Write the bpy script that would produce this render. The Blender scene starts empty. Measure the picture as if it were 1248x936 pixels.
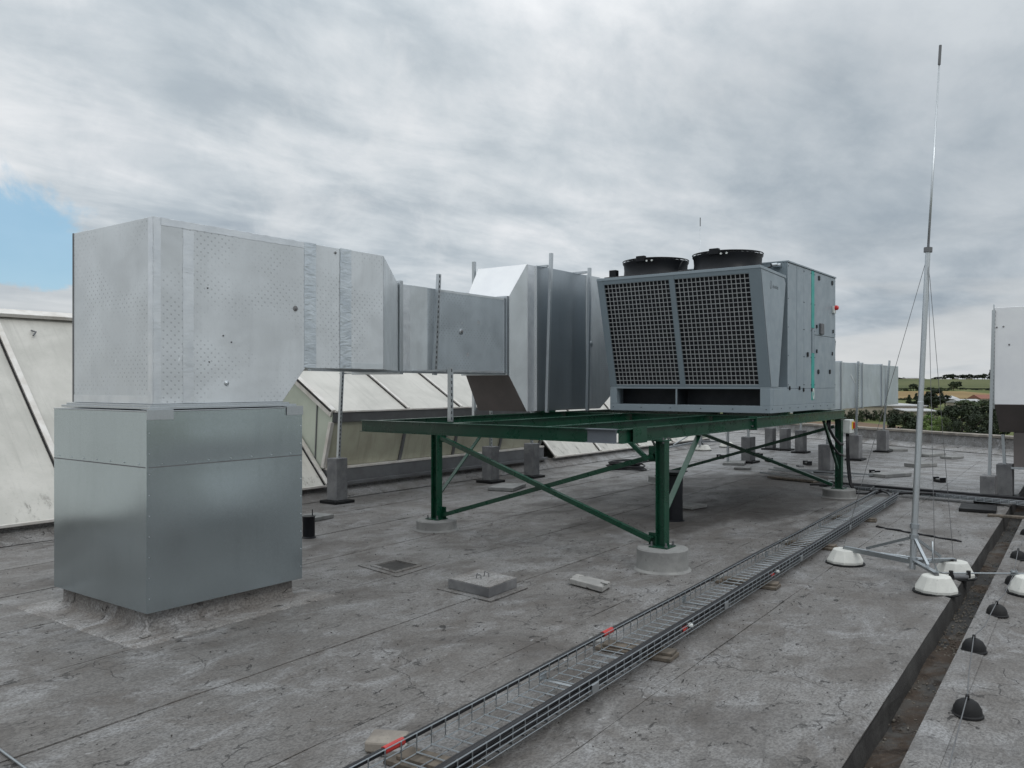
import bpy, bmesh, math, random
from mathutils import Vector, Matrix
random.seed(7)
PI = math.pi
C = bpy.context.scene.collection
SC = bpy.context.scene

# ------------------------------------------------------------------ camera
CAMH = 1.65
FPX = 1025.0                                  # focal length in photo pixels (photo 1248 wide)
YAW = math.atan2(764, 1025)                   # view direction, measured from the building's X axis
cA, sA = math.cos(YAW), math.sin(YAW)
cam_d = bpy.data.cameras.new('camera')
cam_d.sensor_width = 36.0
cam_d.lens = FPX / 1248 * 36.0
cam_d.clip_start = 0.05
cam_d.clip_end = 20000
cam = bpy.data.objects.new('camera', cam_d)
C.objects.link(cam)
cam.location = (0, 0, CAMH)
cam.rotation_euler = (PI / 2, 0, YAW - PI / 2)
SC.camera = cam
SC.render.resolution_x, SC.render.resolution_y = 1024, 768

# ------------------------------------------------------------------ colour management
SC.view_settings.view_transform = 'Standard'
SC.view_settings.look = 'None'
SC.view_settings.gamma = 1.0
SC.view_settings.use_curve_mapping = False
SC.view_settings.exposure = 0.0

# ------------------------------------------------------------------ overcast sky with one blue opening
SUN_EL, SUN_AZ = math.radians(48), math.radians(250)   # direction the light comes from, angle from +X
sun_dir = Vector((math.cos(SUN_EL) * math.cos(SUN_AZ), math.cos(SUN_EL) * math.sin(SUN_AZ), math.sin(SUN_EL)))


def ray(px, py):
    d = Vector((cA, sA, 0)) + Vector((sA, -cA, 0)) * ((px - 624) / FPX) + Vector((0, 0, 1)) * ((468 - py) / FPX)
    return d.normalized()


W = bpy.data.worlds.new('World')
SC.world = W
W.use_nodes = True
nt = W.node_tree
nt.nodes.clear()
N, L = nt.nodes.new, nt.links.new
out = N('ShaderNodeOutputWorld'); bg = N('ShaderNodeBackground'); L(bg.outputs[0], out.inputs[0])
bg.inputs[1].default_value = 0.1
sky = N('ShaderNodeTexSky'); sky.sky_type = 'NISHITA'; sky.sun_disc = False
sky.sun_elevation = SUN_EL; sky.sun_rotation = PI / 2 - SUN_AZ
tc = N('ShaderNodeTexCoord')
sep = N('ShaderNodeSeparateXYZ'); L(tc.outputs['Generated'], sep.inputs[0])


def wm(op, a, b=None, c=None, clamp=False):
    n = N('ShaderNodeMath'); n.operation = op; n.use_clamp = clamp
    for i, v in enumerate((a, b, c)):
        if v is None: continue
        if isinstance(v, (int, float)): n.inputs[i].default_value = v
        else: L(v, n.inputs[i])
    return n.outputs[0]


def wmix(f, a, b):
    n = N('ShaderNodeMix'); n.data_type = 'RGBA'
    if isinstance(f, (int, float)): n.inputs['Factor'].default_value = f
    else: L(f, n.inputs['Factor'])
    for k, v in ((6, a), (7, b)):
        if isinstance(v, tuple): n.inputs[k].default_value = (*v, 1)
        else: L(v, n.inputs[k])
    return n.outputs[2]


def wsmooth(v, a, b, lo=0.0, hi=1.0):
    n = N('ShaderNodeMapRange'); n.interpolation_type = 'SMOOTHSTEP'
    L(v, n.inputs[0])
    for i, x in enumerate((a, b, lo, hi)): n.inputs[i + 1].default_value = x
    return n.outputs[0]


zz = wm('ADD', wm('MAXIMUM', sep.outputs[2], 0.0), 0.10)
px_ = wm('DIVIDE', sep.outputs[0], zz); py_ = wm('DIVIDE', sep.outputs[1], zz)
comb = N('ShaderNodeCombineXYZ'); L(px_, comb.inputs[0]); L(py_, comb.inputs[1])


def wnoise(vec, scale, detail, rough, dist=0.0, sx=1, sy=1, off=(0, 0, 0), rot=0):
    mp = N('ShaderNodeMapping'); L(vec, mp.inputs[0])
    mp.inputs['Scale'].default_value = (sx, sy, 1); mp.inputs['Location'].default_value = off
    mp.inputs['Rotation'].default_value = (0, 0, rot)
    n = N('ShaderNodeTexNoise'); L(mp.outputs[0], n.inputs['Vector'])
    n.inputs['Scale'].default_value = scale; n.inputs['Detail'].default_value = detail
    n.inputs['Roughness'].default_value = rough; n.inputs['Distortion'].default_value = dist
    return n.outputs[0]


n1 = wnoise(comb.outputs[0], 0.42, 8, 0.52, 0.5, 1, 1, (5.6, 4.4, 0), 0.6)       # broad masses
n2 = wnoise(comb.outputs[0], 1.3, 9, 0.58, 0.25, 1.0, 1.9, (7.3, -2.2, 0), -0.9)    # streaks and wisps
n3 = wnoise(tc.outputs['Generated'], 4.6, 8, 0.6, 0.2, 1, 1, (0.4, 0.9, 0))
dens = wm('ADD', wm('MULTIPLY', n1, 0.42), wm('ADD', wm('MULTIPLY', n2, 0.36), wm('MULTIPLY', n3, 0.22)))
lin = N('ShaderNodeMapRange'); L(dens, lin.inputs[0])
for i_, v_ in enumerate((0.355, 0.60, 0.0, 1.0)): lin.inputs[i_ + 1].default_value = v_
b0 = lin.outputs[0]
rmp = N('ShaderNodeValToRGB'); L(b0, rmp.inputs[0])
el = rmp.color_ramp.elements
el[0].position = 0.0; el[0].color = (0.37, 0.43, 0.49, 1)
el[1].position = 1.0; el[1].color = (0.88, 0.90, 0.92, 1)
for p_, c_ in ((0.30, (0.47, 0.53, 0.58, 1)), (0.55, (0.62, 0.67, 0.71, 1)), (0.78, (0.76, 0.79, 0.82, 1))):
    e_ = el.new(p_); e_.color = c_
sc10 = N('ShaderNodeVectorMath'); sc10.operation = 'SCALE'; L(rmp.outputs[0], sc10.inputs[0]); sc10.inputs['Scale'].default_value = 10.0
cloud = sc10.outputs[0]
wisp = wnoise(tc.outputs['Generated'], 7.5, 9, 0.6, 0.3, 1.0, 1.0, (1.3, 4.2, 0), -0.9)
cloud = wmix(wsmooth(wisp, 0.50, 0.70, 0, 0.35), cloud, (8.4, 8.55, 8.7))
cloud = wmix(wsmooth(wisp, 0.50, 0.32, 0, 0.25), cloud, (4.0, 4.7, 5.3))
# the cloud deck is thicker to the right of the view
rv = ray(1330, 300)
dot = N('ShaderNodeVectorMath'); dot.operation = 'DOT_PRODUCT'
L(tc.outputs['Generated'], dot.inputs[0]); dot.inputs[1].default_value = rv
thick = wsmooth(wm('ADD', dot.outputs['Value'], wm('MULTIPLY', n1, 0.12)), 0.90, 1.09)
cloud = wmix(wm('MULTIPLY', thick, 0.75), cloud, wmix(b0, (2.35, 2.9, 3.5), (4.4, 5.0, 5.5)))
# pale bands of lit cloud low over the horizon
bank = wnoise(tc.outputs['Generated'], 7.0, 6, 0.55, 0.3, 1, 1, (1.2, 0.3, 0.0))
bank2 = N('ShaderNodeMapping'); L(tc.outputs['Generated'], bank2.inputs[0]); bank2.inputs['Scale'].default_value = (2.2, 2.2, 13); bank2.inputs['Location'].default_value = (0.35, 0, 0.2)
bn = N('ShaderNodeTexNoise'); L(bank2.outputs[0], bn.inputs['Vector']); bn.inputs['Scale'].default_value = 1.3; bn.inputs['Detail'].default_value = 7; bn.inputs['Distortion'].default_value = 0.4
low = wsmooth(sep.outputs[2], 0.0, 0.19, 1.0, 0.0)
bandf = wm('MULTIPLY', wsmooth(bn.outputs[0], 0.48, 0.62), low)
cloud = wmix(wm('MULTIPLY', bandf, 0.8), cloud, (6.8, 6.9, 6.9))
bandd = wm('MULTIPLY', wsmooth(bn.outputs[0], 0.46, 0.34), low)
cloud = wmix(wm('MULTIPLY', bandd, 0.45), cloud, (4.4, 5.2, 5.9))
# blue opening low on the left
bv = ray(-215, 312)
dot2 = N('ShaderNodeVectorMath'); dot2.operation = 'DOT_PRODUCT'
L(tc.outputs['Generated'], dot2.inputs[0]); dot2.inputs[1].default_value = bv
nb = wnoise(tc.outputs['Generated'], 5.5, 8, 0.6, 0.3, 1, 1, (2, 5, 1))
edge = wm('ADD', dot2.outputs['Value'], wm('MULTIPLY', wm('SUBTRACT', nb, 0.5), 0.09))
blue = wsmooth(edge, 0.984, 0.993)
hz = wsmooth(sep.outputs[2], 0.085, 0.125)
blue = wm('MULTIPLY', blue, wsmooth(wm('ADD', sep.outputs[2], wm('MULTIPLY', wm('SUBTRACT', nb, 0.5), 0.16)), 0.118, 0.128))
skyc = wmix(0.62, sky.outputs[0], (3.3, 5.9, 7.9))
final = wmix(wm('MULTIPLY', blue, 0.92), cloud, skyc)
# an overcast sky is brighter towards the zenith
gain = wm('ADD', 1.0, wm('MULTIPLY', wsmooth(sep.outputs[2], 0.32, 0.9), 1.1))
gm = N('ShaderNodeVectorMath'); gm.operation = 'SCALE'; L(final, gm.inputs[0]); L(gain, gm.inputs['Scale'])
L(gm.outputs[0], bg.inputs[0])

sun_d = bpy.data.lights.new('sun', 'SUN'); sun_d.energy = 0.6; sun_d.angle = math.radians(14); sun_d.color = (1, 0.97, 0.93)
sun = bpy.data.objects.new('sun', sun_d); C.objects.link(sun); sun.location = (0, 0, 40)
sun.rotation_euler = sun_dir.to_track_quat('Z', 'Y').to_euler()

# ------------------------------------------------------------------ points measured from the photograph


def G(px, py, z=0.0):
    D = FPX * (CAMH - z) / (py - 468); R = (px - 624) * D / FPX
    return Vector((D * cA + R * sA, D * sA - R * cA, z))


def AX(X, px, py):
    t = (px - 624) / FPX; Y = X * (sA - t * cA) / (cA + t * sA); D = X * cA + Y * sA
    return Vector((X, Y, CAMH - (py - 468) * D / FPX))


def AY(Y, px, py):
    t = (px - 624) / FPX; X = Y * (cA + t * sA) / (sA - t * cA); D = X * cA + Y * sA
    return Vector((X, Y, CAMH - (py - 468) * D / FPX))


def FAR(px, w, z=0.0):
    R = (px - 624) * w / FPX
    return Vector((w * cA + R * sA, w * sA - R * cA, z))

# ------------------------------------------------------------------ materials


class NT:
    def __init__(s, name):
        s.m = bpy.data.materials.new(name); s.m.use_nodes = True
        s.t = s.m.node_tree; s.t.nodes.clear()
        s.o = s.n('ShaderNodeOutputMaterial'); s.b = s.n('ShaderNodeBsdfPrincipled')
        s.l(s.b.outputs[0], s.o.inputs[0])
        s.pos = s.n('ShaderNodeNewGeometry').outputs['Position']
        s.uv = None

    def n(s, t): return s.t.nodes.new(t)
    def l(s, a, b): s.t.links.new(a, b)

    def put(s, v, sock):
        if isinstance(v, (int, float)): sock.default_value = v
        elif isinstance(v, tuple): sock.default_value = (*v, 1) if len(v) == 3 and len(sock.default_value) == 4 else v
        else: s.l(v, sock)

    def math(s, op, a, b=None, clamp=False):
        n = s.n('ShaderNodeMath'); n.operation = op; n.use_clamp = clamp
        s.put(a, n.inputs[0])
        if b is not None: s.put(b, n.inputs[1])
        return n.outputs[0]

    def noise(s, scale=1, detail=4, rough=0.5, dist=0, st=(1, 1, 1), off=(0, 0, 0), vec=None, rot=(0, 0, 0)):
        mp = s.n('ShaderNodeMapping'); s.l(vec or s.pos, mp.inputs[0])
        mp.inputs['Scale'].default_value = st; mp.inputs['Location'].default_value = off; mp.inputs['Rotation'].default_value = rot
        n = s.n('ShaderNodeTexNoise'); s.l(mp.outputs[0], n.inputs['Vector'])
        n.inputs['Scale'].default_value = scale; n.inputs['Detail'].default_value = detail
        n.inputs['Roughness'].default_value = rough; n.inputs['Distortion'].default_value = dist
        return n.outputs[0]

    def ss(s, v, a, b, lo=0.0, hi=1.0):
        n = s.n('ShaderNodeMapRange'); n.interpolation_type = 'SMOOTHSTEP'; s.put(v, n.inputs[0])
        for i, x in enumerate((a, b, lo, hi)): n.inputs[i + 1].default_value = x
        return n.outputs[0]

    def mix(s, f, a, b):
        n = s.n('ShaderNodeMix'); n.data_type = 'RGBA'; s.put(f, n.inputs['Factor'])
        s.put(a, n.inputs[6]); s.put(b, n.inputs[7]); return n.outputs[2]

    def bump(s, h, strength=0.3, dist=0.01, prev=None):
        n = s.n('ShaderNodeBump'); n.inputs['Strength'].default_value = strength; n.inputs['Distance'].default_value = dist
        s.l(h, n.inputs['Height'])
        if prev is not None: s.l(prev, n.inputs['Normal'])
        s.l(n.outputs[0], s.b.inputs['Normal']); return n.outputs[0]

    def set(s, col=None, rough=None, metal=None, spec=None):
        if col is not None: s.put(col, s.b.inputs['Base Color'])
        if rough is not None: s.put(rough, s.b.inputs['Roughness'])
        if metal is not None: s.put(metal, s.b.inputs['Metallic'])
        if spec is not None: s.b.inputs['Specular IOR Level'].default_value = spec
        return s

    def uvn(s):
        n = s.n('ShaderNodeUVMap'); return n.outputs[0]


def simple(name, c1, c2=None, rough=0.5, metal=0.0, scale=6, bs=0.15, bscale=60, bd=0.002, spec=0.5, st=(1, 1, 1)):
    m = NT(name)
    c2 = c2 or tuple(x * 0.8 for x in c1)
    f = m.ss(m.noise(scale, 5, 0.6, 0, st), 0.3, 0.7)
    m.set(m.mix(f, c1, c2), m.ss(m.noise(scale * 1.7, 4, 0.5, 0, st, (3, 1, 2)), 0.2, 0.8, max(0.05, rough - 0.08), min(1, rough + 0.08)), metal, spec)
    if bs: m.bump(m.noise(bscale, 4, 0.6), bs, bd)
    return m.m


def mk_roof(name, base=1.0):
    m = NT(name)
    big = m.noise(0.35, 5, 0.6, 0.4)
    mid = m.noise(1.7, 7, 0.65, 0.6, (1, 1.5, 1))
    c = m.mix(m.ss(big, 0.35, 0.65), (0.142 * base, 0.134 * base, 0.126 * base), (0.205 * base, 0.199 * base, 0.192 * base))
    c = m.mix(m.ss(mid, 0.42, 0.66, 0, 0.7), c, (0.092 * base, 0.080 * base, 0.070 * base))
    # silvery paint left in streaks
    st = m.noise(2.4, 9, 0.72, 0.8, (0.8, 1.25, 1), (4, 2, 0), None, (0, 0, 0.04))
    c = m.mix(m.ss(st, 0.47, 0.68, 0, 0.65), c, (0.29 * base, 0.292 * base, 0.295 * base))
    sp0 = m.n('ShaderNodeSeparateXYZ'); m.l(m.pos, sp0.inputs[0])
    st2 = m.noise(1.9, 9, 0.7, 0.8, (1.6, 0.5, 1), (14, 2, 0), None, (0, 0, 0.04))
    c = m.mix(m.math('MULTIPLY', m.ss(st2, 0.42, 0.62, 0.15, 0.85), m.ss(sp0.outputs[0], 12.6, 15.5)), c, (0.33 * base, 0.332 * base, 0.335 * base))
    # dried puddle stains
    pud = m.noise(0.9, 5, 0.55, 0.9, (1, 1.3, 1), (9, 3, 0))
    c = m.mix(m.ss(pud, 0.57, 0.70, 0, 0.7), c, (0.062, 0.052, 0.045))
    rim = m.math('MULTIPLY', m.ss(pud, 0.575, 0.60), m.ss(pud, 0.625, 0.60))
    c = m.mix(m.math('MULTIPLY', rim, 0.35), c, (0.06, 0.055, 0.05))
    # wet dirt under the unit, darkened further to paint in the deck's shade
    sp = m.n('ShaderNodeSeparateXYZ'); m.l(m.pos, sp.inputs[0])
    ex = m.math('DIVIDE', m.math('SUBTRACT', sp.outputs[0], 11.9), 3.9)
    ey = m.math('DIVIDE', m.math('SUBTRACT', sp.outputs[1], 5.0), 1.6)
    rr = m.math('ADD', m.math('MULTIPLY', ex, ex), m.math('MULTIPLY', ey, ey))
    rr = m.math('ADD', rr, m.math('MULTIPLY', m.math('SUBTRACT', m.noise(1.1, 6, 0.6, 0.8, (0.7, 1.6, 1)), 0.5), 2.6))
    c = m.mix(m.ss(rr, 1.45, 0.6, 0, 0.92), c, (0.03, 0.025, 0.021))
    # hair cracks
    wv = m.n('ShaderNodeVectorMath'); wv.operation = 'ADD'
    nn = m.n('ShaderNodeTexNoise'); nn.inputs['Scale'].default_value = 3.2; nn.inputs['Detail'].default_value = 9; m.l(m.pos, nn.inputs['Vector'])
    sc = m.n('ShaderNodeVectorMath'); sc.operation = 'SCALE'; m.l(nn.outputs['Color'], sc.inputs[0]); sc.inputs['Scale'].default_value = 0.55
    m.l(m.pos, wv.inputs[0]); m.l(sc.outputs[0], wv.inputs[1])
    vo = m.n('ShaderNodeTexVoronoi'); vo.feature = 'DISTANCE_TO_EDGE'; vo.inputs['Scale'].default_value = 1.15; m.l(wv.outputs[0], vo.inputs['Vector'])
    cr = m.math('MULTIPLY', m.ss(vo.outputs['Distance'], 0.0055, 0.0015), m.ss(m.noise(1.3, 3, 0.5, 0, (1, 1, 1), (5, 5, 5)), 0.5, 0.58))
    c = m.mix(m.math('MULTIPLY', cr, 0.7), c, (0.025, 0.023, 0.022))
    # little torn blisters and flecks lying along the sheet
    fl = m.noise(13, 6, 0.72, 0.6, (0.6, 1.0, 1), (1, 7, 3), None, (0, 0, 0.35))
    flm = m.noise(1.1, 3, 0.5, 0, (1, 1, 1), (8, 1, 3))
    fleck = m.math('MULTIPLY', m.ss(fl, 0.61, 0.65), m.ss(flm, 0.36, 0.55))
    c = m.mix(m.math('MULTIPLY', fleck, 0.95), c, (0.018, 0.016, 0.015))
    fl2 = m.noise(30, 5, 0.7, 0.3, (0.6, 1.0, 1), (2, 2, 1))
    c = m.mix(m.ss(fl2, 0.54, 0.72, 0, 0.5), c, (0.075, 0.07, 0.065))
    gr = m.noise(75, 5, 0.7, 0.2, (0.8, 1, 1), (3, 9, 1))
    c = m.mix(m.ss(gr, 0.40, 0.58, 0.6, 0), c, (0.055, 0.05, 0.047))
    sc2 = m.noise(34, 6, 0.75, 1.2, (0.22, 1.0, 1), (6, 1, 4), None, (0, 0, -0.5))
    scm = m.noise(0.8, 4, 0.6, 0, (1, 1, 1), (1, 8, 3))
    c = m.mix(m.math('MULTIPLY', m.ss(sc2, 0.585, 0.64), m.ss(scm, 0.36, 0.58, 0, 0.9)), c, (0.03, 0.028, 0.026))
    fl3 = m.noise(22, 4, 0.6, 0.2, (0.5, 1, 1), (12, 2, 1))
    c = m.mix(m.ss(fl3, 0.66, 0.74, 0, 0.5), c, (0.36, 0.36, 0.36))
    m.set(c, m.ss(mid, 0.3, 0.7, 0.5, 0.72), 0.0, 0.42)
    h = m.math('ADD', m.math('MULTIPLY', m.noise(3.5, 8, 0.6, 0.6, (0.7, 1, 1)), 1.0), m.math('MULTIPLY', m.noise(45, 4, 0.6), 0.10))
    h = m.math('SUBTRACT', h, m.math('MULTIPLY', m.math('ADD', cr, fleck), 0.35))
    m.bump(h, 0.75, 0.035)
    return m.m


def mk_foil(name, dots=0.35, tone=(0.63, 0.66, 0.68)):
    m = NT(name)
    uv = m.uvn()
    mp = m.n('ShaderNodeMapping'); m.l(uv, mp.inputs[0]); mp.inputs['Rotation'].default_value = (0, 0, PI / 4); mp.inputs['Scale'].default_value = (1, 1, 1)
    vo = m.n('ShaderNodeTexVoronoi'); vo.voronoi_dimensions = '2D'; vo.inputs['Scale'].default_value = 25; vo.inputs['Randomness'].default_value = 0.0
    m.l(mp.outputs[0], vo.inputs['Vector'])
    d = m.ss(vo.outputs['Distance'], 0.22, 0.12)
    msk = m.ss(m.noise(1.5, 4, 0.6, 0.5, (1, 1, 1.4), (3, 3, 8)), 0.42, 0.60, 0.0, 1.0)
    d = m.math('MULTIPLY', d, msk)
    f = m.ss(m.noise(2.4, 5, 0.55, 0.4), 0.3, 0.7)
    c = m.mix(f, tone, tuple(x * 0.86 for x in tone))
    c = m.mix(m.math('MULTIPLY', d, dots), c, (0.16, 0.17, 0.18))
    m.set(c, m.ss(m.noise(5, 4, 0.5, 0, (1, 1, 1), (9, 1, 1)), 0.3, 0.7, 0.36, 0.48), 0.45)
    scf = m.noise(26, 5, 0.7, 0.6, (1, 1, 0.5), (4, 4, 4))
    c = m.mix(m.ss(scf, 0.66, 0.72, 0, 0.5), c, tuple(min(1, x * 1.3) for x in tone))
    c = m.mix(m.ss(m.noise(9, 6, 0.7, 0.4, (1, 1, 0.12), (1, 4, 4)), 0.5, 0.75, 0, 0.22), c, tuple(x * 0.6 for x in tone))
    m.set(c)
    h = m.math('SUBTRACT', m.math('MULTIPLY', m.noise(40, 3, 0.6, 0, (1, 1, 1)), 0.12), m.math('MULTIPLY', d, 0.5))
    b = m.bump(h, 0.3, 0.004)
    m.bump(m.noise(1.3, 3, 0.45, 0.3), 0.4, 0.07, b)
    return m.m


def mk_tape(name, wr=0.12, a=(0.70, 0.725, 0.75), b=(0.60, 0.63, 0.66)):
    m = NT(name)
    m.set(m.mix(m.ss(m.noise(7, 5, 0.6), 0.3, 0.7), a, b), m.ss(m.noise(10, 3), 0.3, 0.7, 0.3, 0.42), 0.75)
    h = m.noise(9, 4, 0.5, 0.8, (1, 1, 3))
    m.bump(h, wr, 0.010)
    return m.m


def mk_galv(name, tone=(0.52, 0.59, 0.62), rough=0.22):
    m = NT(name)
    vo = m.n('ShaderNodeTexVoronoi'); vo.inputs['Scale'].default_value = 85; m.l(m.pos, vo.inputs['Vector'])
    g = m.ss(m.n('ShaderNodeSeparateColor').outputs[0] if False else vo.outputs['Distance'], 0.0, 1.0, 0.0, 0.35)
    f = m.math('ADD', m.ss(m.noise(1.1, 3, 0.5, 0.3), 0.3, 0.7, 0, 0.35), g)
    c = m.mix(f, tone, tuple(x * 0.78 for x in tone))
    c = m.mix(m.ss(m.noise(14, 6, 0.7, 0.3, (1, 1, 0.08)), 0.5, 0.75, 0, 0.3), c, tuple(x * 0.7 for x in tone))
    c = m.mix(m.ss(m.noise(50, 3, 0.6, 0.2, (1, 1, 0.3), (2, 4, 4)), 0.68, 0.74, 0, 0.5), c, tuple(min(1, x * 1.3) for x in tone))
    m.set(c, m.ss(m.noise(1.4, 3, 0.5, 0.3, (1, 1, 0.6)), 0.3, 0.7, rough - 0.02, rough + 0.04), 1.0)
    b = m.bump(m.noise(120, 3, 0.6), 0.06, 0.002)
    m.bump(m.noise(0.8, 2, 0.4, 0.2, (1, 1, 1.3)), 0.22, 0.06, b)
    return m.m


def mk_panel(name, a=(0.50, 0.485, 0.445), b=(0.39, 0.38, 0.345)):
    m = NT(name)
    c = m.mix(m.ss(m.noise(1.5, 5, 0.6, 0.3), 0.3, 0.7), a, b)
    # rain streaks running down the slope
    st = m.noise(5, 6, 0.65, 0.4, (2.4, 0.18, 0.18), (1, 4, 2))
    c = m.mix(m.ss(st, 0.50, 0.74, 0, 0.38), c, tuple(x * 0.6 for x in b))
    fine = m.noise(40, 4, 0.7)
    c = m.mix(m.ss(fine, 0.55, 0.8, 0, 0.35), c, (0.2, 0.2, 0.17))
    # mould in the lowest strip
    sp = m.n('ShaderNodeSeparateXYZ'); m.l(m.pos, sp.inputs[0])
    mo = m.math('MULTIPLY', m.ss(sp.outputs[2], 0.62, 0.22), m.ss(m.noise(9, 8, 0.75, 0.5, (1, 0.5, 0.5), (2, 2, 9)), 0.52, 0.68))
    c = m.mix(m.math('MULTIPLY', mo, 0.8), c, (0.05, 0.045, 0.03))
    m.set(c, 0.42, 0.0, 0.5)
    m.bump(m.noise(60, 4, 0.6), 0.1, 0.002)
    return m.m


def mk_conc(name, a, b, bs=0.4):
    m = NT(name)
    c = m.mix(m.ss(m.noise(4, 7, 0.65, 0.3), 0.32, 0.68), a, b)
    c = m.mix(m.ss(m.noise(34, 5, 0.7), 0.58, 0.72, 0, 0.6), c, tuple(x * 0.45 for x in b))
    c = m.mix(m.ss(m.noise(1.6, 4, 0.6, 0.5, (1, 1, 0.4), (6, 6, 6)), 0.52, 0.66, 0, 0.5), c, tuple(x * 0.6 for x in b))
    m.set(c, 0.85, 0.0, 0.3)
    m.bump(m.noise(38, 6, 0.65), bs, 0.008)
    return m.m


def mk_silt(name):
    m = NT(name)
    f = m.noise(2.3, 6, 0.6, 0.8, (1, 1.6, 1), (3, 1, 0))
    c = m.mix(m.ss(f, 0.40, 0.56), (0.085, 0.08, 0.074), (0.062, 0.046, 0.035))
    c = m.mix(m.ss(m.noise(6, 7, 0.7, 0.6), 0.5, 0.64, 0, 0.9), c, (0.03, 0.022, 0.017))
    c = m.mix(m.ss(m.noise(30, 5, 0.7), 0.55, 0.7, 0, 0.6), c, (0.13, 0.10, 0.075))
    m.set(c, 0.9, 0, 0.2); m.bump(m.noise(22, 6, 0.7, 0.5), 0.9, 0.012)
    return m.m


def mk_peel(name):
    m = NT(name)
    c = m.mix(m.ss(m.noise(5, 6, 0.6), 0.35, 0.65), (0.36, 0.35, 0.33), (0.24, 0.235, 0.225))
    f = m.noise(7, 5, 0.6, 0.8, (1, 1, 1.5), (4, 4, 1))
    c = m.mix(m.ss(f, 0.57, 0.60, 0, 0.95), c, (0.03, 0.028, 0.026))
    m.set(c, 0.8, 0, 0.3); m.bump(m.noise(30, 5, 0.6), 0.5, 0.006)
    return m.m


def mk_paint(name, a, rough=0.45, var=0.85, spec=0.5):
    m = NT(name)
    c = m.mix(m.ss(m.noise(2.5, 6, 0.6, 0.5), 0.3, 0.7), a, tuple(x * var for x in a))
    c = m.mix(m.ss(m.noise(18, 6, 0.7, 0.4, (1, 1, 0.35)), 0.6, 0.78, 0, 0.25), c, (0.16, 0.15, 0.13))
    m.set(c, m.ss(m.noise(8, 4), 0.3, 0.7, rough - 0.06, rough + 0.1), 0.0, spec)
    m.bump(m.noise(70, 3, 0.6), 0.05, 0.002)
    return m.m


M = {}
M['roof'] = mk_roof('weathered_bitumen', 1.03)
M['curbm'] = mk_roof('curb_membrane', 1.45)
M['under'] = simple('bitumen_joint', (0.07, 0.065, 0.06), rough=0.9)
M['foil'] = mk_foil('embossed_foil', 0.34)
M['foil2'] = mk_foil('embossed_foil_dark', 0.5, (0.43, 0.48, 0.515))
M['foilp'] = mk_foil('plain_foil', 0.0, (0.58, 0.62, 0.64))
M['foil_lit'] = simple('sky_lit_foil', (0.80, 0.81, 0.82), (0.74, 0.75, 0.77), 0.5, 0.1, 3, 0.1)  # foil with the sky's brightness painted into a paler colour
M['tape'] = mk_tape('aluminium_tape')
M['tape2'] = mk_tape('wrinkled_blue_tape', 0.5, (0.60, 0.645, 0.68), (0.48, 0.525, 0.565))
M['galv'] = mk_galv('galvanised_sheet')
M['galvd'] = mk_galv('dull_galvanised_sheet', (0.40, 0.44, 0.47), 0.42)
M['galvp'] = mk_galv('galvanised_strut', (0.55, 0.58, 0.60), 0.38)
M['galvw'] = mk_galv('galvanised_wire', (0.42, 0.45, 0.47), 0.4)
M['panel'] = mk_panel('fibreglass_panel')
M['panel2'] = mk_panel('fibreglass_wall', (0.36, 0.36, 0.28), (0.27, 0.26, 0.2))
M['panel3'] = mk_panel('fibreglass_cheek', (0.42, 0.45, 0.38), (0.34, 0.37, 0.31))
M['alu'] = simple('aged_aluminium_trim', (0.62, 0.60, 0.57), (0.48, 0.45, 0.41), 0.45, 0.35, 5)
M['fascia'] = simple('grey_fascia_sheet', (0.16, 0.165, 0.17), (0.12, 0.12, 0.125), 0.5, 0.5, 3)
M['conc'] = mk_conc('cast_concrete', (0.27, 0.27, 0.26), (0.19, 0.19, 0.185))
M['block'] = mk_conc('grey_block_concrete', (0.20, 0.20, 0.20), (0.12, 0.12, 0.125), 0.3)
M['weight'] = mk_conc('pale_weight_concrete', (0.60, 0.60, 0.56), (0.50, 0.50, 0.47), 0.25)
M['rubber'] = simple('black_rubber', (0.010, 0.010, 0.011), (0.018, 0.018, 0.018), 0.6, spec=0.2)
M['black'] = simple('black_plastic', (0.006, 0.007, 0.009), (0.010, 0.011, 0.014), 0.45, 0, 4, spec=0.22)
M['cable'] = simple('black_cable_sheath', (0.012, 0.012, 0.014), (0.016, 0.016, 0.018), 0.45, 0, 5, spec=0.3)
M['green'] = mk_paint('green_gloss_paint', (0.004, 0.050, 0.026), 0.30, 0.7, 0.5)
M['primer'] = mk_paint('grey_primer', (0.12, 0.135, 0.155), 0.5)
M['unit'] = mk_paint('blue_grey_powder_coat', (0.225, 0.27, 0.30), 0.42, 0.93)
M['unit2'] = mk_paint('blue_grey_powder_coat_frame', (0.195, 0.24, 0.27), 0.42, 0.93)
M['dark'] = simple('dark_inside', (0.010, 0.012, 0.016), (0.018, 0.02, 0.026), 0.6)
M['coil'] = simple('coil_fins', (0.008, 0.010, 0.014), (0.022, 0.022, 0.026), 0.5, 0.3, 9, 0.4, 60, 0.01)
M['gwire'] = simple('grille_wire', (0.44, 0.45, 0.455), (0.36, 0.37, 0.38), 0.5, 0.2, 9, 0)
M['teal'] = mk_paint('teal_paint', (0.005, 0.30, 0.26), 0.4)
M['red'] = simple('red_plastic', (0.55, 0.03, 0.03), rough=0.4, bs=0)
M['yellow'] = simple('yellow_plastic', (0.75, 0.5, 0.02), rough=0.4, bs=0)
M['white'] = simple('white_plastic', (0.62, 0.64, 0.62), (0.5, 0.52, 0.5), 0.5, bs=0)
M['tapr'] = simple('red_marker_tape', (0.42, 0.03, 0.025), rough=0.45, bs=0)
M['wood'] = simple('old_wood', (0.15, 0.125, 0.10), (0.08, 0.07, 0.058), 0.85, 0, 7, 0.5, 40, 0.006, 0.3, (1, 4, 1))
M['para'] = mk_roof('parapet_membrane', 1.35)
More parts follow.
